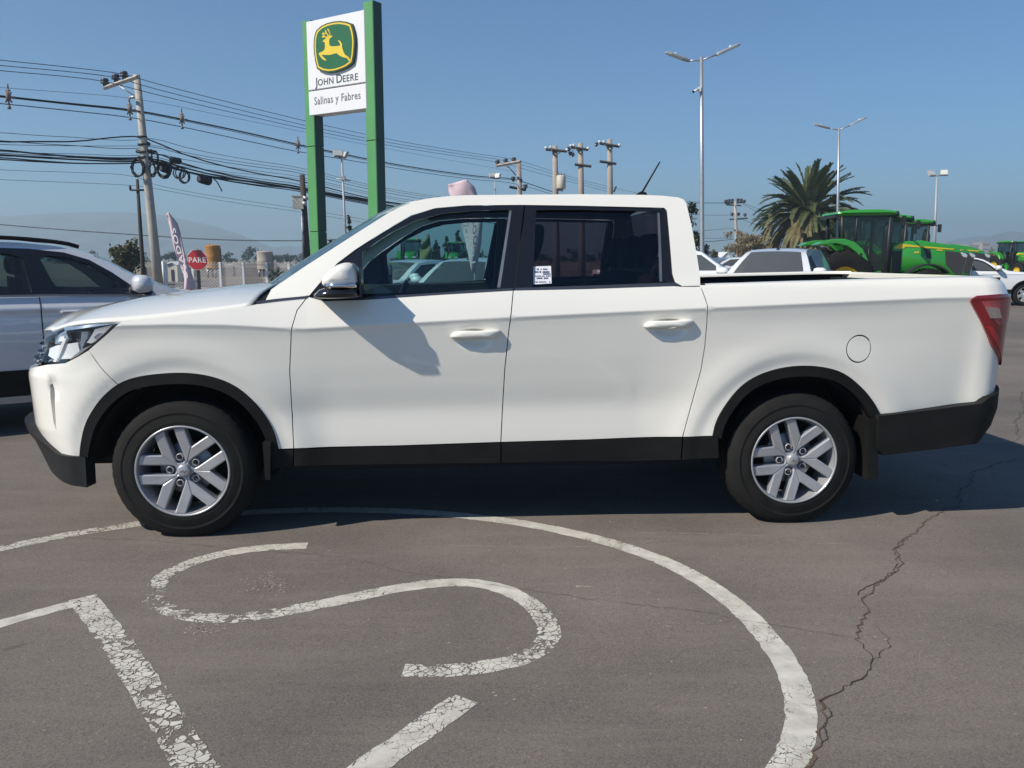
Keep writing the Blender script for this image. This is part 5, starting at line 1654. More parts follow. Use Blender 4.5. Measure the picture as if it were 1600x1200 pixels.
# the pink tip of the flag above the roof
# ================================================================== other vehicles
M['paint_b'] = pm('white_paint_b', (.74, .75, .76), .3, 0, 1.0, .02, 3)
M['paint_silver'] = pm('silver_white_paint', (.62, .63, .66), .3, .15, 1.0, .02, 3)
M['paint_blue'] = pm('blue_paint', (.03, .09, .30), .3, 0, 1.0, .02, 3)
M['lamp_clear'] = pm('car_lamp', (.7, .72, .75), .15, .5, .8, .05, 10)
TEMPL = dict(
 suv=dict(mdx=.15, hw=.90, belt=1.085, top=[(2.28, .25), (2.34, .5), (2.32, .72), (2.20, .88), (1.75, 1.00), (.98, 1.075), (.60, 1.235), (.42, 1.345), (.28, 1.42), (.08, 1.475), (-.20, 1.505), (-.6, 1.52), (-1.3, 1.50), (-1.62, 1.46), (-1.98, 1.12), (-2.08, .95), (-2.10, .45), (-2.06, .25)], glass=[(5, 8), (13, 14)], nolow=.25,
   wins=[[(.56, 1.098), (.545, 1.115), (.43, 1.225), (.28, 1.335), (.12, 1.392), (-.02, 1.405), (-.075, 1.375), (-.01, 1.20), (.04, 1.112)], [(-.16, 1.115), (-.20, 1.39), (-.30, 1.42), (-.62, 1.44), (-.98, 1.43), (-.96, 1.13)], [(-1.04, 1.14), (-1.06, 1.43), (-1.45, 1.40), (-1.58, 1.30), (-1.50, 1.17)]], black=[(.66, 1.085), (.44, 1.265), (.28, 1.37), (.10, 1.43), (-.15, 1.458), (-.62, 1.470), (-1.48, 1.435), (-1.66, 1.29), (-1.55, 1.13), (-.9, 1.105), (0, 1.098)],
   wheels=[1.52, -1.12], r=.345, clad=.505, trim=.24),
 hatch=dict(hw=.83, belt=1.0, top=[(1.95, .22), (2.0, .45), (1.97, .62), (1.82, .78), (1.40, .92), (.98, .985), (.62, 1.20), (.28, 1.37), (-.05, 1.425), (-.5, 1.44), (-1.1, 1.41), (-1.35, 1.37), (-1.78, 1.05), (-1.90, .92), (-1.95, .5), (-1.9, .22)], glass=[(5, 7), (11, 12)],
   wins=[[(.84, 1.005), (.55, 1.17), (.22, 1.33), (-.30, 1.365), (-.30, .995)], [(-.38, .995), (-.38, 1.365), (-1.05, 1.335), (-1.40, 1.12), (-1.32, 1.02)]], black=None, wheels=[1.25, -1.25], r=.30, clad=None, trim=None),
 van=dict(hw=.86, belt=1.05, top=[(2.0, .25), (2.06, .55), (2.0, .78), (1.85, .92), (1.42, 1.06), (1.02, 1.32), (.66, 1.52), (.30, 1.575), (-.4, 1.60), (-1.5, 1.59), (-1.95, 1.55), (-2.08, 1.4), (-2.12, .6), (-2.08, .25)], glass=[(4, 6)],
   wins=[[(1.25, 1.08), (.98, 1.27), (.66, 1.44), (.18, 1.47), (.14, 1.06)]], black=None, wheels=[1.30, -1.32], r=.31, clad=None, trim=None),
 pickup=dict(hw=.91, belt=1.12, top=[(2.55, .35), (2.62, .6), (2.58, .95), (2.40, 1.06), (1.30, 1.14), (.92, 1.38), (.55, 1.66), (.25, 1.72), (-.4, 1.74), (-.85, 1.70), (-1.0, 1.18), (-2.55, 1.16), (-2.60, .9), (-2.58, .5)], glass=[(4, 6), (9, 10)],
   wins=[[(1.10, 1.15), (.88, 1.33), (.54, 1.58), (.12, 1.63), (.12, 1.14)], [(.04, 1.14), (.04, 1.63), (-.60, 1.62), (-.78, 1.18)]], black=None, wheels=[1.62, -1.55], r=.39, clad=.55, trim=None))
def car(kind, name, loc, yaw, paint, label, cat, scale=1.0, glass=None, group=None, detail=True):
    T = TEMPL[kind]
    glass = glass or M['glass_dim']
    o = empty(name, loc, yaw, label, cat, group)
    o.scale = (scale,) * 3
    hw, belt, top = T['hw'], T['belt'], T['top']
    xf, xr = max(p[0] for p in top), min(p[0] for p in top)
    def half(x, z):
        w = hw - .020 * ((z - .72) / .3) ** 2 if z < belt else hw - .020 * ((belt - .72) / .3) ** 2 - .40 * (z - belt) - .25 * (z - belt) ** 2
        if .86 < z < belt: w += .012 * math.exp(-((z - (belt - .10)) / .03) ** 2) - .03 * max(0, z - (belt - .09)) / .09
        e = max(0, (x - (xf - .75)) / .75); w -= .30 * e ** 2.6
        e = max(0, ((xr + .6) - x) / .6); w -= .16 * e ** 2.6
        return max(w, .3)
    def surf(u, v, off=0.0): return Vector((u, -(half(u, v) + off), v))
    arch = []
    for cx in sorted(T['wheels']):
        r = T['r'] + .055
        arch.append([(cx + r * math.cos(a), T['r'] + r * math.sin(a)) for a in np.linspace(PI + .35, -.35, 17)])
    zl = min(top[0][1], top[-1][1])
    sill = max(zl, .28)
    poly = list(top)
    poly = [p for p in poly]
    lowline = []
    for a in arch: lowline += [p for p in a if p[1] > sill]
    poly = poly + [(top[-1][0], sill)] * 0 + lowline
    sides = []
    body = link('body', panel_mesh('body', [poly] + T['wins'], surf, flange=.02, sx=.09, sz=.035), paint, o)
    sides.append(body)
    kids = []
    if T['black']:
        k = link('window_surround', panel_mesh('window_surround', [T['black']] + T['wins'], surf, off=.004, flange=.012, sx=.09, sz=.05), M['gloss_black'], o); sides.append(k)
    for w in T['wins']:
        sides.append(link('window', panel_mesh('window', [inset(w, -.006)], surf, off=-.012, flange=0, sx=.12, sz=.08), glass, o))
    if T['clad']:
        cz = T['clad']
        cp = [(top[0][0] - .03, cz - .05), (xf * .97, cz)] if False else []
        fx_, rx_ = T['wheels'][0], T['wheels'][1]
        ra = T['r'] + .057
        pl = [(rx_ + ra + .03, .30), (fx_ - ra - .03, .30), (fx_ - ra + .01, cz), (rx_ + ra - .01, cz)]
        sides.append(link('cladding', panel_mesh('cladding', [pl], surf, off=.010, flange=.03, sx=.1, sz=.06), M['black_plastic'], o))
        for a in arch:
            c0 = (a[8][0], T['r'])
            rg = a + [(c0[0] + (p[0] - c0[0]) * 1.13, c0[1] + (p[1] - c0[1]) * 1.13) for p in a[::-1]]
            sides.append(link('arch_trim', panel_mesh('arch_trim', [rg], surf, off=.010, flange=.03, sx=.1, sz=.06), M['black_plastic'], o))
        if T['trim']:
            pl = [(rx_ + ra + .03, T['trim'] + .0), (fx_ - ra - .03, T['trim']), (fx_ - ra - .03, T['trim'] + .055), (rx_ + ra + .03, T['trim'] + .055)]
            sides.append(link('sill_strip', panel_mesh('sill_strip', [pl], surf, off=.014, flange=.05, sx=.1, sz=.06), M['galv'], o))
    if detail:
        for w in T['wins'][:2]:
            xr_ = min(p[0] for p in w) + .10
            zc_ = belt - .13
            yb = -half(xr_, zc_)
            h = MB(); h.prism(smooth_loop([(xr_ - .0, zc_ - .012), (xr_ + .17, zc_ - .014), (xr_ + .19, zc_), (xr_ + .17, zc_ + .014), (xr_, zc_ + .012)], 1), .035, axes((0, yb + .004, 0), (1, 0, 0), (0, 0, 1), (0, -1, 0)), 0, .012)
            sides.append(h.build('door_handle', paint, o))
            xg = min(p[0] for p in w) - .035
            gpl = [(xg - .004, .36), (xg + .004, .36), (xg + .004, belt - .01), (xg - .004, belt - .01)]
            sides.append(link('door_gap', panel_mesh('door_gap', [gpl], surf, off=.004, flange=0, sx=.03, sz=.02), M['void'], o))
        fw = T['wins'][0]; mxp = (fw[0][0] + T.get('mdx', 0), fw[0][1])
        m_ = MB(); c = Vector((mxp[0] - .08, -half(mxp[0], mxp[1]) - .13, mxp[1] + .07))
        V, F = [], []
        ol = smooth_loop([(-.07, -.07), (.07, -.06), (.09, .0), (.05, .075), (-.05, .08), (-.08, .02)], 1); n = len(ol)
        for yy, k in ((.12, .75), (.06, 1), (-.05, 1), (-.11, .6)): V += [c + Vector((a * k, yy, b * k)) for a, b in ol]
        for r in range(3):
            for i in range(n): F.append((r * n + i, r * n + (i + 1) % n, (r + 1) * n + (i + 1) % n, (r + 1) * n + i))
        F += [tuple(range(n))[::-1], tuple(3 * n + i for i in range(n))]
        m_.add(V, F, 0, True); sides.append(m_.build('mirror', paint, o))
        b_ = MB(); b_.bar(c + Vector((.02, .02, -.06)), (mxp[0], -half(mxp[0], mxp[1]) + .01, mxp[1] + .0), .028); sides.append(b_.build('mirror_arm', M['black_plastic'], o))
        # head lamp and tail lamp on the flank corners
        fz = [p for p in top if p[0] > xf - .5]
        zt_ = float(np.interp(xf - .25, sorted(p[0] for p in top[1:6]), [p[1] for p in sorted(top[1:6])]))
        hp = [(xf - .55, zt_ - .03), (xf - .12, zt_ - .10), (xf - .06, zt_ - .22), (xf - .32, zt_ - .20)]
        sides.append(link('headlight', panel_mesh('headlight', [hp], surf, off=.005, flange=.02, sx=.08, sz=.05), M['lamp_clear'], o))
        tpz = [(xr + .28, belt - .05), (xr + .30, belt - .14), (xr + .06, belt - .28), (xr + .05, belt - .08)]
        sides.append(link('tail_light', panel_mesh('tail_light', [tpz], surf, off=.005, flange=.02, sx=.08, sz=.05), M['red_lens'], o))
    # lofted skin over the top
    NTT = 13
    dense = []
    for i in range(len(top) - 1):
        for j in range(3 if i in (0,) else 2):
            k = j / (3 if i in (0,) else 2)
            dense.append((top[i][0] + (top[i + 1][0] - top[i][0]) * k, top[i][1] + (top[i + 1][1] - top[i][1]) * k, i))
    dense.append((top[-1][0], top[-1][1], len(top) - 2))
    isg = lambda i: any(a <= i < b for a, b in T['glass'])
    V, Fp, Fg = [], [], {}
    for (x, z, i) in dense:
        h = half(x, z)
        bul = .10 if x > xf - 1.2 else 0
        for j in range(NTT):
            t = -1 + 2 * j / (NTT - 1)
            k = 1 - abs(t) ** 2.4
            nose = .10 * k if z < .95 and x > 1 else 0
            scr = (.07 * k if isg(i) and x > 0 else 0)
            V.append((x + nose + scr, t * h, z + (.028 * k if z > .85 else 0)))
    for r in range(len(dense) - 1):
        for j in range(NTT - 1):
            f = (r * NTT + j, r * NTT + j + 1, (r + 1) * NTT + j + 1, (r + 1) * NTT + j)
            (Fg.setdefault([k for k, (a, b) in enumerate(T['glass']) if a <= dense[r][2] < b][0], []) if isg(dense[r][2]) and 1 <= j < NTT - 2 else Fp).append(f)
    def sub(name, faces, mat):
        ids = sorted({i for f in faces for i in f}); mp = {v: k for k, v in enumerate(ids)}
        return link(name, mesh_pd(name, [V[i] for i in ids], [tuple(mp[i] for i in f) for f in faces], True), mat, o)
    sub('bonnet_and_roof', Fp, paint)
    for k in Fg: sub('rear_window' if k else 'windscreen', Fg[k], glass)
    for s in sides:
        c = s.copy(); COL.objects.link(c); c.parent = o; c.scale = (1, -1, 1)
    # inside and underneath
    q = MB(); q.box(((xf + xr) / 2, 0, .36), (xf - xr - .5, hw * 1.7, .18)); q.box((-.1, 0, (belt + .5) / 2 - .06), (2.1, hw * 1.72, belt - .55)); q.build('floor_pan', M['void'], o)
    for (sx_, ys_) in ((-.15, (-.36, .36)), (-1.0, (-.36, .36))):
        for yy in ys_:
            q = MB(); pr = smooth_loop([(sx_ - .05, belt - .3), (sx_ + .1, belt - .3), (sx_ - .03, belt + .12), (sx_ - .12, belt + .14)], 1)
            q.prism(pr, .44, axes((0, yy + .22, 0), (1, 0, 0), (0, 0, 1), (0, -1, 0)), 0, .04)
            pr = smooth_loop([(sx_ - .12, belt + .16), (sx_ - .03, belt + .15), (sx_ - .05, belt + .30), (sx_ - .12, belt + .31)], 2)
            q.prism(pr, .24, axes((0, yy + .12, 0), (1, 0, 0), (0, 0, 1), (0, -1, 0)), 0, .04)
            q.build('seat', M['seat'], o)
    # wheels
    w0 = None
    for cx in T['wheels']:
        for sg in (-1, 1):
            if w0 is None:
                w0 = empty('wheel', (cx, sg * (hw - .03), T['r'])); w0.parent = o
                Mx = axes((0, 0, 0), (1, 0, 0), (0, 0, 1), (0, -1, 0)); r = T['r']
                t = MB(); t.lathe([(r * .66, 0), (r * .72, .008), (r * .92, .004), (r * .985, -.02), (r, -.05), (r, -.16), (r * .97, -.19), (r * .66, -.2)], Mx, 40); t.build('tyre', M['rubber'], w0)
                t = MB(); t.lathe([(r * .66, .0), (r * .64, .006), (r * .61, -.02), (r * .55, -.12)], Mx, 40)
                for k in range(6):
                    a = 2 * PI * k / 6 + .3
                    ca, sa = math.cos(a), math.sin(a)
                    def P(u, v, ww): return Mx @ Vector((u * ca - v * sa, u * sa + v * ca, ww))
                    t.add([P(.03, -.045, -.01), P(r * .62, -.032, -.006), P(r * .62, .032, -.006), P(.03, .045, -.01), P(.03, -.05, -.05), P(r * .62, -.05, -.05), P(r * .62, .05, -.05), P(.03, .05, -.05)], [(3, 2, 1, 0), (0, 1, 5, 4), (2, 3, 7, 6)])
                t.lathe([(.0001, .002), (.05, -.002), (.06, -.02)], Mx, 16)
                t.build('rim', M['alloy'], w0)
                t = MB(); t.lathe([(.0001, -.09), (r * .62, -.09)], Mx, 24); t.build('brake_cover', M['void'], w0)
            else:
                c = copy_tree(w0, o); c.location = (cx, sg * (hw - .03), T['r'])
                if sg > 0: c.scale = (1, -1, 1)
    return o
# the light car at the left edge
sb = R_(34)
P0 = W(100, 625, 6.7); P0 = Vector((P0.x, P0.y, 0))
sn = Vector((math.sin(sb), -math.cos(sb), 0))
suv = car('suv', 'parked_suv', P0 - sn * .885, sb, M['paint_silver'], 'pale silver crossover with black roof rails parked at the left edge', 'car', 1.0, M['glass_car'])
for sg in (-1, 1):
    q = MB(); pts = [Vector((.22, .66 * sg, 1.475)), Vector((.10, .665 * sg, 1.512)), Vector((-.3, .67 * sg, 1.548)), Vector((-.9, .67 * sg, 1.553)), Vector((-1.45, .66 * sg, 1.525)), Vector((-1.55, .655 * sg, 1.48))]
    q.tube(chaikin(pts, 2), .017, 8); q.build('roof_rail', M['black_plastic'], suv)
q = MB(); q.prism(smooth_loop([(.36, 1.30), (.46, 1.30), (.46, 1.35), (.38, 1.36)], 1), .2, axes((0, .1, 0), (1, 0, 0), (0, 0, 1), (0, -1, 0)), 0, .02); q.build('rear_view_mirror', M['gloss_black'], suv)
q = MB(); q.prism([(.45, 1.08), (.75, 1.09), (.9, 1.02), (.9, .8), (.45, .8)], 1.45, axes((0, .725, 0), (1, 0, 0), (0, 0, 1), (0, -1, 0)), 0); q.build('dashboard', M['trim_int'], suv)

def at(px, Y, z=0.0):
    p = W(px, 404, Y); return Vector((p.x, Y, z))
car('hatch', 'parked_hatchback', at(636, 19), R_(-126), M['paint_b'], 'white hatchback seen through the front side window, in front of the green posts', 'car', .93, M['glass_dim'])
v1 = car('van', 'parked_van', at(741, 16.5), R_(-106), M['paint_b'], 'white small van with roof aerial, half hidden by the window pillar', 'van', .86, M['glass_dim'], None)
v2 = car('van', 'parked_van', at(1221, 17.5), R_(-118), M['paint_b'], 'white small van with a wide windscreen right behind the pickup bed', 'van', .985, M['glass_dim'], None)
for v, s in ((v1, 1), (v2, 1)):
    q = MB(); q.bar((.42, 0, 1.58), (.30, 0, 1.72), .012, .006); q.box((.42, 0, 1.59), (.09, .05, .03)); q.build('roof_aerial', M['black_plastic'], v)
car('pickup', 'parked_pickup', at(1066, 23), R_(-12), M['paint_b'], 'white pickup cab showing just right of the cab pillar', 'pickup truck', .93, M['glass_dim'])
car('suv', 'parked_suv', at(1507, 25.6), R_(-7), M['paint_b'], 'white crossover beyond the tail light of the pickup, bonnet to the right', 'car', .95, M['glass_dim'])
car('hatch', 'parked_hatchback', at(1124, 56), R_(200), M['paint_blue'], 'small blue car far behind the white van', 'car', 1.0, M['glass_dim'], None, False)
car('hatch', 'parked_hatchback', at(1140, 46), R_(188), M['paint_b'], 'white car far off between the blue car and the white van', 'car', 1.0, M['glass_dim'], None, False)

# ================================================================== tractors
M['tr_green'] = pm('tractor_green', (.030, .27, .028), .35, 0, .8, .06, 2)
M['tr_yellow'] = pm('tractor_yellow', (.72, .50, .02), .4, 0, .5, .05, 2)
M['tr_black'] = pm('tractor_black', (.020, .020, .022), .5, 0, .1, .15, 6)
M['tr_glass'] = glass_mat('tractor_glass', (.40, .50, .52))
M['mesh_grey'] = pm('grille_mesh_grey', (.045, .042, .045), .6, 0, 0, .3, 60)
M['orange'] = pm('beacon_orange', (.55, .17, .05), .3, 0, .5, .1, 8)
def make_tractor(name, loc, yaw, label, scale=1.0):
    o = empty(name, loc, yaw, label, 'tractor', 'green farm tractors'); o.scale = (scale, scale * .84, scale)
    X = lambda px: (px - 1380) / 59.0
    Z = lambda py: 1.38 + (404 - py) / 59.0
    def side(pts): return [(X(a), Z(b)) for a, b in pts]
    Mx = lambda y: axes((0, y, 0), (1, 0, 0), (0, 0, 1), (0, -1, 0))
    # bonnet
    bon = side([(1384, 383), (1395, 378), (1430, 377.5), (1462, 382), (1485, 390), (1494, 397), (1497, 406), (1492, 432), (1486, 441), (1455, 440), (1430, 427), (1395, 425), (1388, 440), (1380, 440)])
    q = MB(); q.prism(bon, .80, Mx(.40), 0, .05, True); q.prism([(a, b) for a, b in side([(1386, 381), (1430, 376.5), (1470, 383.5), (1490, 393), (1490, 400), (1386, 400)])], .56, Mx(.28), 0, .05)
    q.build('bonnet', M['tr_green'], o)
    for sg in (-1, 1):
        yy = .405 if sg > 0 else -.402
        def pan(nm, pts, mat, t=.012, lift=.0):
            p = MB(); pl = side(pts)
            if sg < 0: p.prism(pl, t + lift, Mx(-.40), 0)
            else: p.prism(pl, t + lift, axes((0, .40, 0), (-1, 0, 0), (0, 0, 1), (0, 1, 0)) @ Matrix.Diagonal((-1, 1, 1, 1)), 0)
            return p.build(nm, mat, o)
        pan('stripe', [(1388, 387), (1397, 381.5), (1420, 384.5), (1478, 389.5), (1474, 390.8), (1420, 387), (1404, 386.2), (1401, 389), (1388, 389)], M['tr_yellow'])
        pan('grille', [(1463, 392), (1486, 395), (1495, 403), (1489, 431), (1483, 429), (1466, 413)], M['mesh_grey'])
        pan('side_vent', [(1432, 389), (1441, 390), (1444, 404), (1437, 403)], M['tr_black'])
        pan('badge', [(1418, 393.5), (1425, 393.5), (1425, 396), (1418, 396)], M['tr_yellow'])
        pan('badge', [(1451, 390), (1460, 391), (1459, 392.5), (1451, 392)], M['tr_yellow'])
        hp = MB(); c = (X(1491), Z(398)); hp.prism(smooth_loop([(c[0] - .12, c[1] + .07), (c[0] + .10, c[1] + .02), (c[0] + .10, c[1] - .09), (c[0] - .02, c[1] - .08)], 1), .25, Mx(.40 if sg > 0 else -.17), 0, .02); hp.build('headlight', M['lamp_clear'], o)
        # rear mudguard
        fo = side([(1262, 384), (1270, 379), (1285, 375.5), (1303, 375), (1318, 380), (1330, 390), (1338, 405), (1343, 424), (1352, 428), (1352, 436), (1338, 434), (1331, 412), (1322, 396), (1308, 386), (1290, 382), (1275, 384)])
        p = MB(); p.prism(fo, .56, Mx(1.06 if sg > 0 else -.50), 0, .02); p.build('mudguard', M['tr_green'], o)
        # front mudguard
        cxf = X(1430); rf = .62
        p = MB(); arcp = [(cxf + (rf + .07) * math.cos(a), .56 + (rf + .07) * math.sin(a)) for a in np.linspace(2.6, .75, 12)] + [(cxf + (rf + .03) * math.cos(a), .56 + (rf + .03) * math.sin(a)) for a in np.linspace(.75, 2.6, 12)]
        p.prism(arcp, .42, Mx(1.0 if sg > 0 else -.58), 0); p.build('front_mudguard', M['tr_black'], o)
        p = MB(); p.box((X(1352), .62 * sg, Z(440)), (.45, .3, .4)); p.box((X(1352), .72 * sg, Z(424)), (.4, .06, .05)); p.build('step_box', M['tr_green'], o)
        # mirrors
        p = MB(); p.bar((X(1381), .70 * sg, Z(342)), (X(1386), 1.02 * sg, Z(345)), .018); p.box((X(1386), 1.06 * sg, Z(349)), (.06, .16, .24)); p.build('mirror', M['tr_black'], o)
        p = MB(); p.lathe([(.0001, .09), (.09, .08), (.1, .0), (.06, -.1), (.0001, -.1)], axes((X(1383), .55 * sg, Z(339)), (0, 1, 0), (0, 0, 1), (1, 0, 0)), 10); p.build('work_lamp', M['tr_black'], o)
        # cab posts
        p = MB()
        for a, b, r in (((1305, 378), (1303, 340), .05), ((1324, 380), (1325, 340), .028), ((1372, 425), (1374, 340), .045), ((1338, 425), (1324, 386), .03)):
            p.bar((X(a[0]), .72 * sg, Z(a[1])), (X(b[0]), .70 * sg, Z(b[1])), r, n=6)
        p.build('cab_post', M['tr_black'], o)
        gp = MB(); gp.add([(X(a), .715 * sg, Z(b)) for a, b in ((1306, 378), (1304, 341), (1373, 341), (1371, 426), (1341, 426), (1332, 400), (1320, 385))], [tuple(range(7))]); gp.build('cab_window', M['tr_glass'], o)
    for (xa, xb, za, zb_) in ((1373, 1374.5, 392, 341), (1306, 1303, 378, 341)):
        gp = MB(); gp.add([(X(xa), -.68, Z(za)), (X(xa), .68, Z(za)), (X(xb), .66, Z(zb_)), (X(xb), -.66, Z(zb_))], [(0, 1, 2, 3)]); gp.build('cab_window', M['tr_glass'], o)
    for sg in (-1, 1):
        for (xa, za) in ((1300, 337.5), (1318, 337)):
            p = MB(); p.lathe([(.0001, .05), (.045, .04), (.05, 0), (.03, -.06)], axes((X(xa), .62 * sg, Z(za) - .06), (0, 1, 0), (0, 0, 1), (-1, 0, 0)), 10); p.build('work_lamp', M['lamp_clear'], o)
        p = MB(); p.bar((X(1344), .745 * sg, Z(412)), (X(1344), .745 * sg, Z(388)), .018); p.box((X(1366), .735 * sg, Z(392)), (.12, .03, .04)); p.build('grab_handle', M['tr_black'], o)
        p = MB(); p.prism(side([(1385, 393), (1399, 392), (1399, 421), (1387, 430)]), .01, axes((0, .405 if sg > 0 else -.405, 0), (1, 0, 0), (0, 0, 1), (0, -1, 0)), 0); p.build('engine_side', M['tr_black'], o)
    rf_ = side([(1295, 338), (1297, 334.5), (1320, 332), (1360, 331.5), (1381, 334), (1383, 337.5), (1378, 340), (1300, 341)])
    p = MB(); p.prism(rf_, 1.62, Mx(.81), 0, .06); p.build('cab_roof', M['tr_green'], o)
    p = MB(); p.box((X(1339), 0, Z(341.5)), (1.6, 1.44, .06)); p.build('roof_underside', M['tr_black'], o)
    p = MB(); p.box((X(1340), 0, .95), (1.1, 1.3, .6)); p.box((X(1335), 0, 1.3), (.42, .5, .4)); p.box((X(1326), 0, 1.6), (.12, .5, .5)); p.bar((X(1362), 0, 1.25), (X(1356), 0, 1.7), .025); p.lathe([(.20, -.02), (.22, 0), (.20, .02)], axes((X(1355), 0, 1.7), (0, 1, 0), (.3, 0, .95), (.95, 0, -.3)), 18)
    p.build('seat_and_controls', M['tr_black'], o)
    p = MB(); p.tube([(X(1374.5), -.52, .9), (X(1374.5), -.52, Z(362)), (X(1374.5), -.52, Z(350))], [.12, .12, .07], 12); p.build('exhaust_stack', M['tr_black'], o)
    p = MB(); p.tube([(X(1385), .5, Z(340)), (X(1385), .5, Z(336)), (X(1385), .5, Z(331))], [.05, .09, .06], 10); p.build('beacon', M['orange'], o)
    p = MB(); p.box((X(1430), 0, .52), (.25, 1.3, .2)); p.box((X(1410), 0, .72), (1.5, .5, .4)); p.box((X(1303), 0, .75), (.7, .8, .5)); p.box((X(1488), 0, .65), (.3, .5, .35)); p.build('chassis', M['tr_black'], o)
    def twheel(cx, r, w, y, sg, nl):
        wh = empty('wheel', (cx, y * sg, r)); wh.parent = o
        m_ = axes((0, 0, 0), (1, 0, 0), (0, 0, 1), (0, -1, 0))
        t = MB(); t.lathe([(r * .46, -.02), (r * .60, .02), (r * .9, .01), (r * .965, -.05), (r * .965, -w + .05), (r * .9, -w - .01), (r * .46, -w)], m_, 36)
        for k in range(nl):
            for hh in (0, 1):
                a = 2 * PI * (k + .5 * hh) / nl; da = .16
                w0, w1 = (-.01, -w * .55) if hh == 0 else (-w + .01, -w * .45)
                V = []
                for (ang, ww) in ((a, w0), (a + .07, w0), (a + .07 + da, w1), (a + da, w1)):
                    for rr in (r * .94, r): V.append(m_ @ Vector((rr * math.cos(ang), rr * math.sin(ang), ww)))
                t.add(V, [(1, 3, 5, 7), (0, 2, 3, 1), (2, 4, 5, 3), (4, 6, 7, 5), (6, 0, 1, 7)])
        t.build('tyre', M['rubber'], wh)
        t = MB(); t.lathe([(.0001, -.16), (r * .2, -.16), (r * .28, -.10), (r * .40, -.14), (r * .46, -.03), (r * .48, -.01)], m_, 28); t.build('rim', M['tr_yellow'], wh)
        if sg > 0: wh.scale = (1, -1, 1)
    for sg in (-1, 1):
        twheel(X(1306), .80, .46, 1.08, sg, 18)
        twheel(X(1430), .57, .38, 1.02, sg, 16)
    return o
t1 = make_tractor('tractor', at(1380, 22), R_(-3), 'nearest green tractor in the row, closest to the palm')
def tcopy(loc, yaw, label, s=1.0):
    c = copy_tree(t1); c.location = loc; c.rotation_euler.z = yaw; c['label'] = label; c.scale = (s, s * .84, s)
    return c
tcopy(at(1405, 24.4), R_(-3), 'middle green tractor in the row, mostly hidden by the nearest one')
tcopy(at(1440, 27.2), R_(-3), 'rearmost green tractor in the row, with its cab showing above the bonnets')
tcopy(at(1592, 58), R_(-80), 'distant green tractor facing forward above the white crossover', 1.0)
tcopy(at(642, 52), R_(-84), 'green tractor cab seen through the front window behind the hatchback', 1.0)
tcopy(at(712, 62), R_(-92), 'green roofed tractor seen through the front window beside the pink flag', 1.0)
# ================================================================== trees and plants
def leaf_mat(nm, c1, c2, scale=1.2):
    m = bpy.data.materials.new(nm)
    nt, N, L, p = nodes_of(m)
    tc = N.new('ShaderNodeTexCoord')
    no = N.new('ShaderNodeTexNoise'); no.inputs['Scale'].default_value = scale; no.inputs['Detail'].default_value = 6; no.inputs['Roughness'].default_value = .7
    L.new(tc.outputs['Object'], no.inputs['Vector'])
    r = N.new('ShaderNodeValToRGB')
    r.color_ramp.elements[0].position, r.color_ramp.elements[0].color = .35, (*c1, 1)
    r.color_ramp.elements[1].position, r.color_ramp.elements[1].color = .65, (*c2, 1)
    L.new(no.outputs['Fac'], r.inputs[0]); L.new(r.outputs[0], p.inputs['Base Color'])
    p.inputs['Roughness'].default_value = .6
    tl_ = N.new('ShaderNodeBsdfTranslucent'); L.new(r.outputs[0], tl_.inputs[0])
    mx = N.new('ShaderNodeMixShader'); mx.inputs[0].default_value = .25
    L.new(p.outputs[0], mx.inputs[1]); L.new(tl_.outputs[0], mx.inputs[2]); L.new(mx.outputs[0], N['Material Output'].inputs['Surface'])
    return m
M['leaf'] = leaf_mat('mid_green_leaf', (.030, .048, .016), (.075, .095, .034))
M['leaf_olive'] = leaf_mat('olive_leaf', (.045, .050, .018), (.115, .105, .045))
M['leaf_dark'] = leaf_mat('dark_conifer_leaf', (.014, .025, .014), (.035, .050, .026))
M['twig'] = leaf_mat('dry_twig', (.14, .10, .055), (.26, .195, .10))
M['bark'] = pm('bark', (.10, .075, .055), .95, 0, 0, .3, 6, .01, 25)
M['frond'] = leaf_mat('palm_green', (.055, .078, .026), (.155, .175, .070), .8)
M['frond_dry'] = leaf_mat('palm_dry', (.17, .115, .055), (.36, .26, .135), .8)
M['frond_mid'] = leaf_mat('palm_yellowing', (.11, .11, .040), (.22, .195, .085), .8)
def leaves(clumps, n, size, seed, nar=.5):
    """many leaf faces gathered in uneven clumps: clumps = (centre, radii, share)"""
    rg = np.random.default_rng(seed)
    tot = sum(c[2] for c in clumps)
    V, F = [], []
    P = []
    for c, r, sh in clumps:
        k = int(n * sh / tot)
        sub = max(4, k // 45)
        d = rg.normal(size=(sub, 3)); d /= np.linalg.norm(d, axis=1)[:, None]
        ctr = np.array(c) + d * np.array(r) * rg.uniform(.35, 1.0, (sub, 1))
        idx = rg.integers(0, sub, k)
        P.append(ctr[idx] + rg.normal(size=(k, 3)) * np.array(r) * .20)
    P = np.concatenate(P)
    n = len(P)
    a = rg.normal(size=(n, 3)); a /= np.linalg.norm(a, axis=1)[:, None]
    b = np.cross(a, rg.normal(size=(n, 3))); b /= np.linalg.norm(b, axis=1)[:, None]
    s = size * rg.uniform(.6, 1.4, (n, 1))
    q = np.stack([P - a * s, P + b * s * nar, P + a * s, P - b * s * nar], 1).reshape(-1, 3)
    me = bpy.data.meshes.new('crown')
    me.from_pydata(q.tolist(), [], np.arange(4 * n).reshape(-1, 4).tolist())
    return me
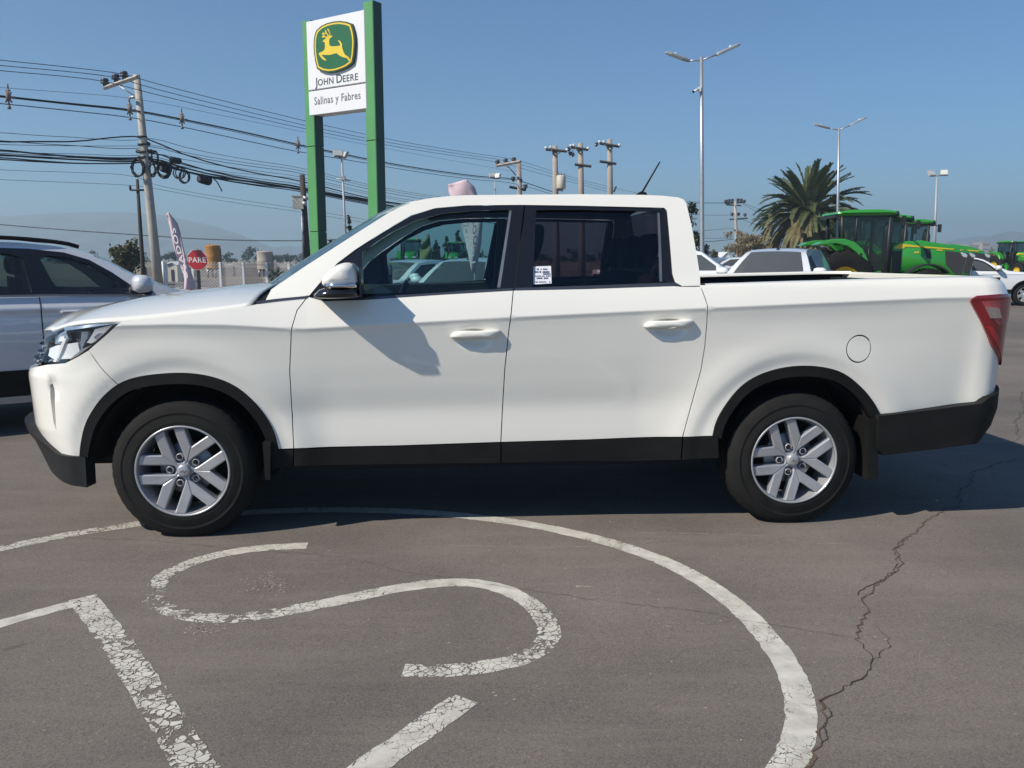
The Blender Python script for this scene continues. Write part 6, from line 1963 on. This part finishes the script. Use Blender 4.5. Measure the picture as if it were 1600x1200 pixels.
def tree(name, base, h, clumps, n, size, mat, label, group=None, trunk_r=.2, seed=1, cat='tree', nar=.5):
    o = empty(name, base, 0, label, cat, group)
    rr = random.Random(seed)
    t = MB()
    t.tube([(0, 0, 0), (rr.uniform(-.1, .1), 0, h * .3), (rr.uniform(-.15, .15), .1, h * .62)], [trunk_r, trunk_r * .75, trunk_r * .4], 8)
    for c, r, sh in clumps:
        st = Vector((0, 0, h * rr.uniform(.22, .5))); e = Vector(c)
        mid = st.lerp(e, .5) + Vector((0, 0, -.08 * h))
        t.tube([st, mid, e], [trunk_r * .45, trunk_r * .3, trunk_r * .1], 6)
    t.build('trunk', M['bark'], o)
    link('crown', leaves(clumps, n, size, seed, nar), mat, o)
    return o
def blob_clumps(cx, cz, rx, rz, n, seed):
    rr = random.Random(seed); out = []
    for _ in range(n):
        a = rr.uniform(0, 2 * PI); k = rr.uniform(.2, .8); el = rr.uniform(-.8, .9)
        s = rr.uniform(.32, .55)
        out.append(((cx + rx * k * math.cos(a), rx * k * math.sin(a), cz + rz * k * el), (rx * s, rx * s, rz * s), s ** 2))
    return out
def px_tree(name, pxl, pxr, pyt, Y, mat, label, n=2500, size=.16, seed=1, zb=.25, group='trees beyond the lot', nc=12):
    a, b = W(pxl, pyt, Y), W(pxr, pyt, Y)
    base = Vector(((a.x + b.x) / 2, Y, 0)); h = a.z; rx = (b.x - a.x) / 2
    return tree(name, base, h, blob_clumps(0, h * (zb + 1) / 2, rx, h * (1 - zb) / 2, nc, seed), n, size, mat, label, group, max(.08, h * .03), seed)
px_tree('broadleaf_tree', 164, 222, 371, 44, M['leaf_olive'], 'round olive green tree behind the concrete utility pole', 4200, .10, 4, .05)
px_tree('small_tree', 505, 524, 371, 60, M['leaf_olive'], 'small brownish tree at the right foot of the left sign post', 900, .12, 5, .1)
px_tree('broadleaf_tree', 1140, 1215, 357, 95, M['twig'], 'sparse tan bare tree left of the palm', 3600, .16, 6, .1, nc=16)
px_tree('small_tree', 1107, 1127, 383, 75, M['leaf_olive'], 'small dark green tree left of the white van roof', 1500, .12, 7, .05)
px_tree('small_tree', 1543, 1570, 384, 90, M['twig'], 'brownish shrub tree beside the distant tractor', 1200, .14, 8, .05)
px_tree('broadleaf_tree', 664, 688, 372, 70, M['leaf'], 'bushy tree seen through the front window right of the olive flag', 1500, .14, 9, .05)
px_tree('small_tree', 420, 447, 417, 48, M['leaf'], 'low green bush behind the fence near the pickup windscreen', 1200, .07, 10, .0)
def conifer(px, pyt, Y, wpx, mat, label, seed, n=900, tiers=9, gaps=.35):
    a = W(px, pyt, Y); h = a.z; base = Vector((a.x, Y, 0)); rr = random.Random(seed)
    r = wpx / 2 * Y / FPX
    cl = []
    for i in range(tiers):
        k = i / tiers
        z = h * (.18 + .8 * k); w = r * (1 - k) ** .8 + .05
        for _ in range(3):
            an = rr.uniform(0, 2 * PI); cl.append(((w * .55 * math.cos(an), w * .55 * math.sin(an), z + rr.uniform(-.1, .1)), (w * .5, w * .5, h * .035), max(.08, w)))
    cl.append(((0, 0, h * .97), (.05, .05, h * .04), .1))
    return tree('conifer', base, h, cl, n, .11 * Y / 50, mat, label, 'conifers beyond the lot', h * .02, seed)
conifer(545, 336, 50, 18, M['leaf_dark'], 'thin dark conifer beside the floodlight pole', 1)
conifer(716, 360, 75, 26, M['leaf_dark'], 'tall conifer seen through the front window left of the pink flag', 2, 1400)
conifer(698, 370, 75, 14, M['leaf_dark'], 'slim conifer seen through the front window', 3, 700)
conifer(681, 376, 80, 18, M['leaf'], 'broad pale conifer between flag and slim conifer in the window', 6, 900)
a = W(1078, 316, 52)
tree('tall_pine', Vector((W(1076, 400, 52).x, 52, 0)), a.z, [((.1, 0, a.z - .35), (.35, .4, .45), 1), ((-.4, 0, a.z - 1.2), (.7, .5, .6), 1.4), ((.45, 0, 2.55), (.5, .5, .6), 1.2), ((.9, 0, 1.9), (.35, .4, .35), .6), ((-.4, 0, 2.4), (.6, .5, .8), 1)], 2600, .10, M['leaf_dark'], 'dark ragged pine peeping out behind the cab pillar', 'trees beyond the lot', .12, 12)
# far treeline
rg = random.Random(5)
cl = []
for x in np.arange(-260, 330, 3.2):
    hh = rg.uniform(2.2, 4.6); cl.append(((x + rg.uniform(-2, 2), rg.uniform(-6, 6), hh * .42), (2.6, 2.4, hh * .5), 1))
me = leaves(cl, 26000, .42, 44)
tl = link('treeline', me, M['leaf_dark']); tl.location = (0, 230, 0); tag(tl, 'dark band of distant trees along the horizon', 'treeline', None, 'stuff')

# ---- date palm
def frond_mesh(L_, droop, n, seed, lw=.42, curl=0.0):
    rr = random.Random(seed)
    V, F = [], []
    pts = []
    el = 0.0; p = Vector((0, 0, 0)); ang = droop[0]
    N_ = 18
    for i in range(N_ + 1):
        k = i / N_
        pts.append(p.copy())
        ang = droop[0] + (droop[1] - droop[0]) * k ** 1.3
        p = p + Vector((math.cos(ang), curl * k * .4, math.sin(ang))) * (L_ / N_)
    b = MB()
    b.tube(pts, [.05 * (1 - .85 * i / N_) for i in range(N_ + 1)], 4)
    for i in range(n):
        k = .12 + .88 * i / n
        f = k * N_; j = min(int(f), N_ - 1); q = pts[j].lerp(pts[j + 1], f - j)
        t = (pts[j + 1] - pts[j]).normalized(); s = Vector((0, 1, 0)); s = (s - t * s.dot(t)).normalized(); u = s.cross(t)
        if u.z < 0: u = -u
        ll = lw * math.sin(min(1, k * 1.6 + .12) * PI * .5) * (1 - .55 * max(0, k - .55) / .45) * rr.uniform(.85, 1.1)
        for sg in (-1, 1):
            d = (s * sg * .72 + t * .62 + u * rr.uniform(.05, .40)).normalized()
            w = t * .042
            tip = q + d * ll + Vector((0, 0, -.10 * ll))
            mid = q + d * ll * .5
            b.add([q - w, mid - w * 1.1 , tip, mid + w * 1.1, q + w], [(0, 1, 2, 3, 4)])
    me = bpy.data.meshes.new('frond')
    me.from_pydata(b.v, [], b.f); me.update()
    return me
YP = 66
pc = W(1264, 338, YP); pbase = Vector((pc.x, YP, 0))
palm = empty('date_palm', pbase, 0, 'big date palm with arching green fronds and a brown skirt', 'palm tree')
q = MB(); prf = []
for i in range(30):
    z = pc.z * i / 29
    prf.append((.50 + .05 * (i % 2) + .18 * max(0, (z - pc.z * .7) / pc.z), z))
q.lathe(prf, Matrix.Identity(4), 16); q.build('trunk', M['bark'], palm)
rr = random.Random(21)
up_m = [frond_mesh(rr.uniform(3.9, 4.5), d, 84, i, .52, c_) for i, (d, c_) in enumerate((((0.0, -.5), .1), ((.05, -.8), -.1), ((.02, -1.15), .12), ((0, -1.5), -.1)))]
dn_m = [frond_mesh(rr.uniform(3.8, 4.6), d, 78, 20 + i, .50, c_) for i, (d, c_) in enumerate((((0, -.9), .2), ((0, -1.2), -.15), ((.1, -1.4), .1)))]
for m_ in up_m: m_.materials.append(M['frond'])
dry = [m_.copy() for m_ in dn_m]
for m_ in dry: m_.materials.append(M['frond_dry'])
for m_ in dn_m: m_.materials.append(M['frond_mid'])
def put(me, az, el, roll):
    o = bpy.data.objects.new('frond', me); COL.objects.link(o); o.parent = palm
    o.matrix_local = Matrix.Translation((.22 * math.cos(az), .22 * math.sin(az), pc.z + rr.uniform(-.2, .35))) @ Matrix.Rotation(az, 4, 'Z') @ Matrix.Rotation(-el, 4, 'Y') @ Matrix.Rotation(roll, 4, 'X') @ Matrix.Scale(rr.uniform(.9, 1.08), 4)
for i in range(40):
    put(up_m[0] if i % 3 else up_m[1], i * 2.399 + rr.uniform(-.2, .2), R_(rr.uniform(52, 88)), rr.uniform(-.5, .5))
for i in range(62):
    put(rr.choice(up_m[1:4]), i * 2.399 + rr.uniform(-.2, .2), R_(rr.uniform(8, 50)), rr.uniform(-.4, .4))
for i in range(60):
    put(rr.choice(dn_m), i * 2.399 + rr.uniform(-.2, .2), R_(rr.uniform(-30, 22)), rr.uniform(-.4, .4))
for i in range(80):
    put(rr.choice(dry), i * 2.399 + rr.uniform(-.2, .2), R_(rr.uniform(-82, -14)), rr.uniform(-.6, .6))

# ================================================================== beyond the lot: fence, tanks, walls
M['fence_white'] = pm('white_fence_paint', (.66, .67, .68), .5, 0, 0, .08, 3)
M['block'] = pm('grey_block_wall', (.19, .175, .17), .95, 0, 0, .2, 1.2)
M['tank_orange'] = pm('orange_tank', (.36, .165, .035), .6, 0, 0, .2, 1.5)
M['tank_grey'] = pm('weathered_tank', (.36, .32, .28), .8, 0, 0, .2, 1.5)
M['cream_wall'] = pm('cream_wall', (.55, .52, .45), .85, 0, 0, .08, 1)
YF = 36
fx0, fx1 = W(258, 410, YF).x, W(560, 410, YF).x
fence = empty('wire_fence', (fx0, YF, 0), 0, 'low wire fence on white posts along the road at left', 'fence')
pxs = [258, 300.5, 343.5, 380, 416, 451, 487, 523, 560]
zt_ = W(400, 409.5, YF).z
for px in pxs:
    q = MB(); x = W(px, 410, YF).x - fx0; q.box((x, 0, zt_ / 2), (.09, .07, zt_)); q.build('post', M['fence_white'], fence)
for i in range(8):
    xa, xb = W(pxs[i], 410, YF).x - fx0, W(pxs[i + 1], 410, YF).x - fx0
    q = MB()
    for z in (.12, zt_ - .12): q.bar((xa, .05, z), (xb, .05, z), .012, n=5)
    stp = .14
    n = int((xb - xa + zt_) / stp)
    for k in range(n):
        for sg in (1, -1):
            u0 = k * stp - zt_
            a0 = max(0, u0); a1 = min(xb - xa, u0 + zt_)
            if a1 <= a0: continue
            z0, z1 = a0 - u0, a1 - u0
            if sg < 0: z0, z1 = zt_ - z0, zt_ - z1
            q.bar((xa + a0, .05, z0), (xa + a1, .05, z1), .004, n=3, caps=False, smooth=False)
    o = q.build('wire_mesh', M['galv'], fence); o['kind'] = 'stuff'
gx = W(241, 413, YF - 1).x
gate = empty('gate_frame', (gx, YF - 1, 0), 0, 'white tubular gate frame beside the leaning concrete pole', 'gate')
q = MB(); zg = W(250, 412.5, YF - 1).z; x2 = W(254.5, 413, YF - 1).x - gx
q.bar((0, 0, 0), (0, 0, zg), .035); q.build('post', M['fence_white'], gate)
q = MB(); q.bar((x2, 0, 0), (x2, 0, zg + .12), .05); q.build('post', M['fence_white'], gate)
q = MB(); q.bar((0, 0, zg), (x2, 0, zg), .035); q.bar((0, 0, zg * .3), (x2, 0, zg * .3), .03); q.build('rail', M['fence_white'], gate)
def tank(cx, pyt, pyb, wpx, Y, mat, label, legs=True):
    t, b = W(cx, pyt, Y), W(cx, pyb, Y); r = wpx / 2 * Y / FPX
    o = empty('storage_tank', (t.x, Y, 0), 0, label, 'tank')
    q = MB(); q.lathe([(.0001, b.z), (r, b.z), (r * 1.02, b.z + .05), (r, b.z + .08), (r, (t.z + b.z) / 2 - .03), (r * 1.015, (t.z + b.z) / 2), (r, (t.z + b.z) / 2 + .03), (r, t.z - .06), (r * 1.02, t.z - .03), (r, t.z), (r * .3, t.z + r * .14), (.0001, t.z + r * .15)], Matrix.Identity(4), 28)
    q.build('drum', mat, o)
    q = MB()
    for a in range(4): q.bar((r * .8 * math.cos(a * PI / 2 + .6), r * .8 * math.sin(a * PI / 2 + .6), 0), (r * .8 * math.cos(a * PI / 2 + .6), r * .8 * math.sin(a * PI / 2 + .6), b.z), .07)
    q.bar((-r * 1.1, 0, b.z - .06), (r * 1.1, 0, b.z - .06), .06); q.build('stand', M['steel'], o)
    q = MB(); q.bar((-r * .4, -r * .2, t.z), (-r * .4, -r * .2, t.z + .22), .04); q.bar((r + .04, 0, b.z * .4), (r + .04, 0, t.z - .2), .03); q.build('pipe', M['steel'], o)
    return o
tank(332, 384, 419, 23, 60, M['tank_orange'], 'orange drum tank on a stand behind the stop sign')
tank(413.5, 393.5, 421, 24, 64, M['tank_grey'], 'weathered grey drum tank left of the wooden pole')
# grey wall behind the fence
def wall_block(x0, x1, pyt, Y, label, mat=M['block'], h=None, coursing=True):
    xa, xb = W(x0, 404, Y).x, W(x1, 404, Y).x; zt = h or W(x0, pyt, Y).z
    o = empty('yard_wall', ((xa + xb) / 2, Y, 0), 0, label, 'wall')
    L_ = xb - xa; npan = max(3, int(L_ / 3))
    for i in range(npan):
        q = MB(); w = L_ / npan; q.box((-L_ / 2 + w * (i + .5), 0, zt / 2), (w - .03, .14, zt)); q.build('wall_panel', mat, o)
        q = MB(); q.box((-L_ / 2 + w * i, -.03, zt / 2 + .04), (.16, .22, zt + .08)); q.build('pier', mat, o)
    return o
wall_block(225, 640, 418, 66, 'long low grey panel wall behind the wire fence')
wall_block(860, 1500, 410, 98, 'far pale wall behind the parked vehicles right of the cab', M['tank_grey'])
def shed(px0, px1, pyt, Y, d, mat, label, roofc, gable=.25):
    xa, xb = W(px0, 404, Y).x, W(px1, 404, Y).x; zt = W(px0, pyt, Y).z; w = xb - xa
    o = empty('shed', ((xa + xb) / 2, Y + d / 2, 0), 0, label, 'shed')
    q = MB(); q.prism([(-w / 2, 0), (w / 2, 0), (w / 2, zt * (1 - gable)), (0, zt), (-w / 2, zt * (1 - gable))], d, axes((0, d / 2, 0), (1, 0, 0), (0, 0, 1), (0, -1, 0)), 0); q.build('wall', mat, o)
    q = MB()
    for sg in (-1, 1): q.prism([(0, zt + .02), (sg * (w / 2 + .1), zt * (1 - gable) - .02), (sg * (w / 2 + .1), zt * (1 - gable) + .06), (0, zt + .1)], d + .2, axes((0, d / 2 + .1, 0), (1, 0, 0), (0, 0, 1), (0, -1, 0)), 0)
    q.build('roof', roofc, o)
    q = MB(); q.box((0, -d / 2 - .01, zt * .35), (w * .3, .04, zt * .6)); q.build('door', M['trim_int'], o)
    return o
shed(261, 276, 411, 50, 2, M['cream_wall'], 'small cream meter hut behind the fence', M['white_metal'], .08)
shed(1123, 1148, 395, 88, 5, M['fence_white'], 'white gabled shed behind the blue car', M['fence_white'], .45)
# hazy far buildings at right
for i, (a, b, t, Y) in enumerate(((1484, 1498, 388, 420), (1504, 1520, 384, 520), (1526, 1538, 380, 600), (1168, 1186, 392, 300), (1204, 1214, 389, 260))):
    xa, xb = W(a, 404, Y).x, W(b, 404, Y).x; h = W(a, t, Y).z
    o = empty('apartment_block', ((xa + xb) / 2, Y, 0), 0, ['low hazy building nearest the tractor noses', 'middle hazy building below the right mountains', 'tallest hazy building below the right mountains', 'pale distant building left of the palm', 'bluish distant building close to the palm skirt'][i], 'building', 'hazy buildings on the horizon')
    q = MB(); q.box((0, 0, h / 2), (xb - xa, 12, h)); q.build('wall', M['tank_grey'] if i != 4 else M['paint_blue'], o)
    q = MB(); q.box((0, 0, h + .3), (xb - xa + .4, 12.4, .6)); q.build('roof', M['concrete2'], o)
    for fl in range(max(1, int(h / 3))):
        q = MB(); q.box((0, -6.02, 1.8 + fl * 3), ((xb - xa) * .8, .1, 1.2)); q.build('window_band', M['letter_grey'], o)
# ================================================================== haze
hz = link('haze', mesh_pd('haze', [(x, y, z) for z in (-12, 128) for x, y in ((-2500, -55), (2500, -55), (2500, 2800), (-2500, 2800))], [(0, 3, 2, 1), (4, 5, 6, 7), (0, 1, 5, 4), (1, 2, 6, 5), (2, 3, 7, 6), (3, 0, 4, 7)]))
hm = bpy.data.materials.new('haze')
hm.use_nodes = True
hn = hm.node_tree; hn.nodes.clear()
pv = hn.nodes.new('ShaderNodeVolumePrincipled'); pv.inputs['Color'].default_value = (.68, .89, 1.0, 1); pv.inputs['Density'].default_value = 8.5e-4; pv.inputs['Anisotropy'].default_value = .2
ho = hn.nodes.new('ShaderNodeOutputMaterial'); hn.links.new(pv.outputs[0], ho.inputs['Volume'])
hz.data.materials.append(hm)
tag(hz, 'pale blue haze over the far plain', 'haze', None, 'stuff')
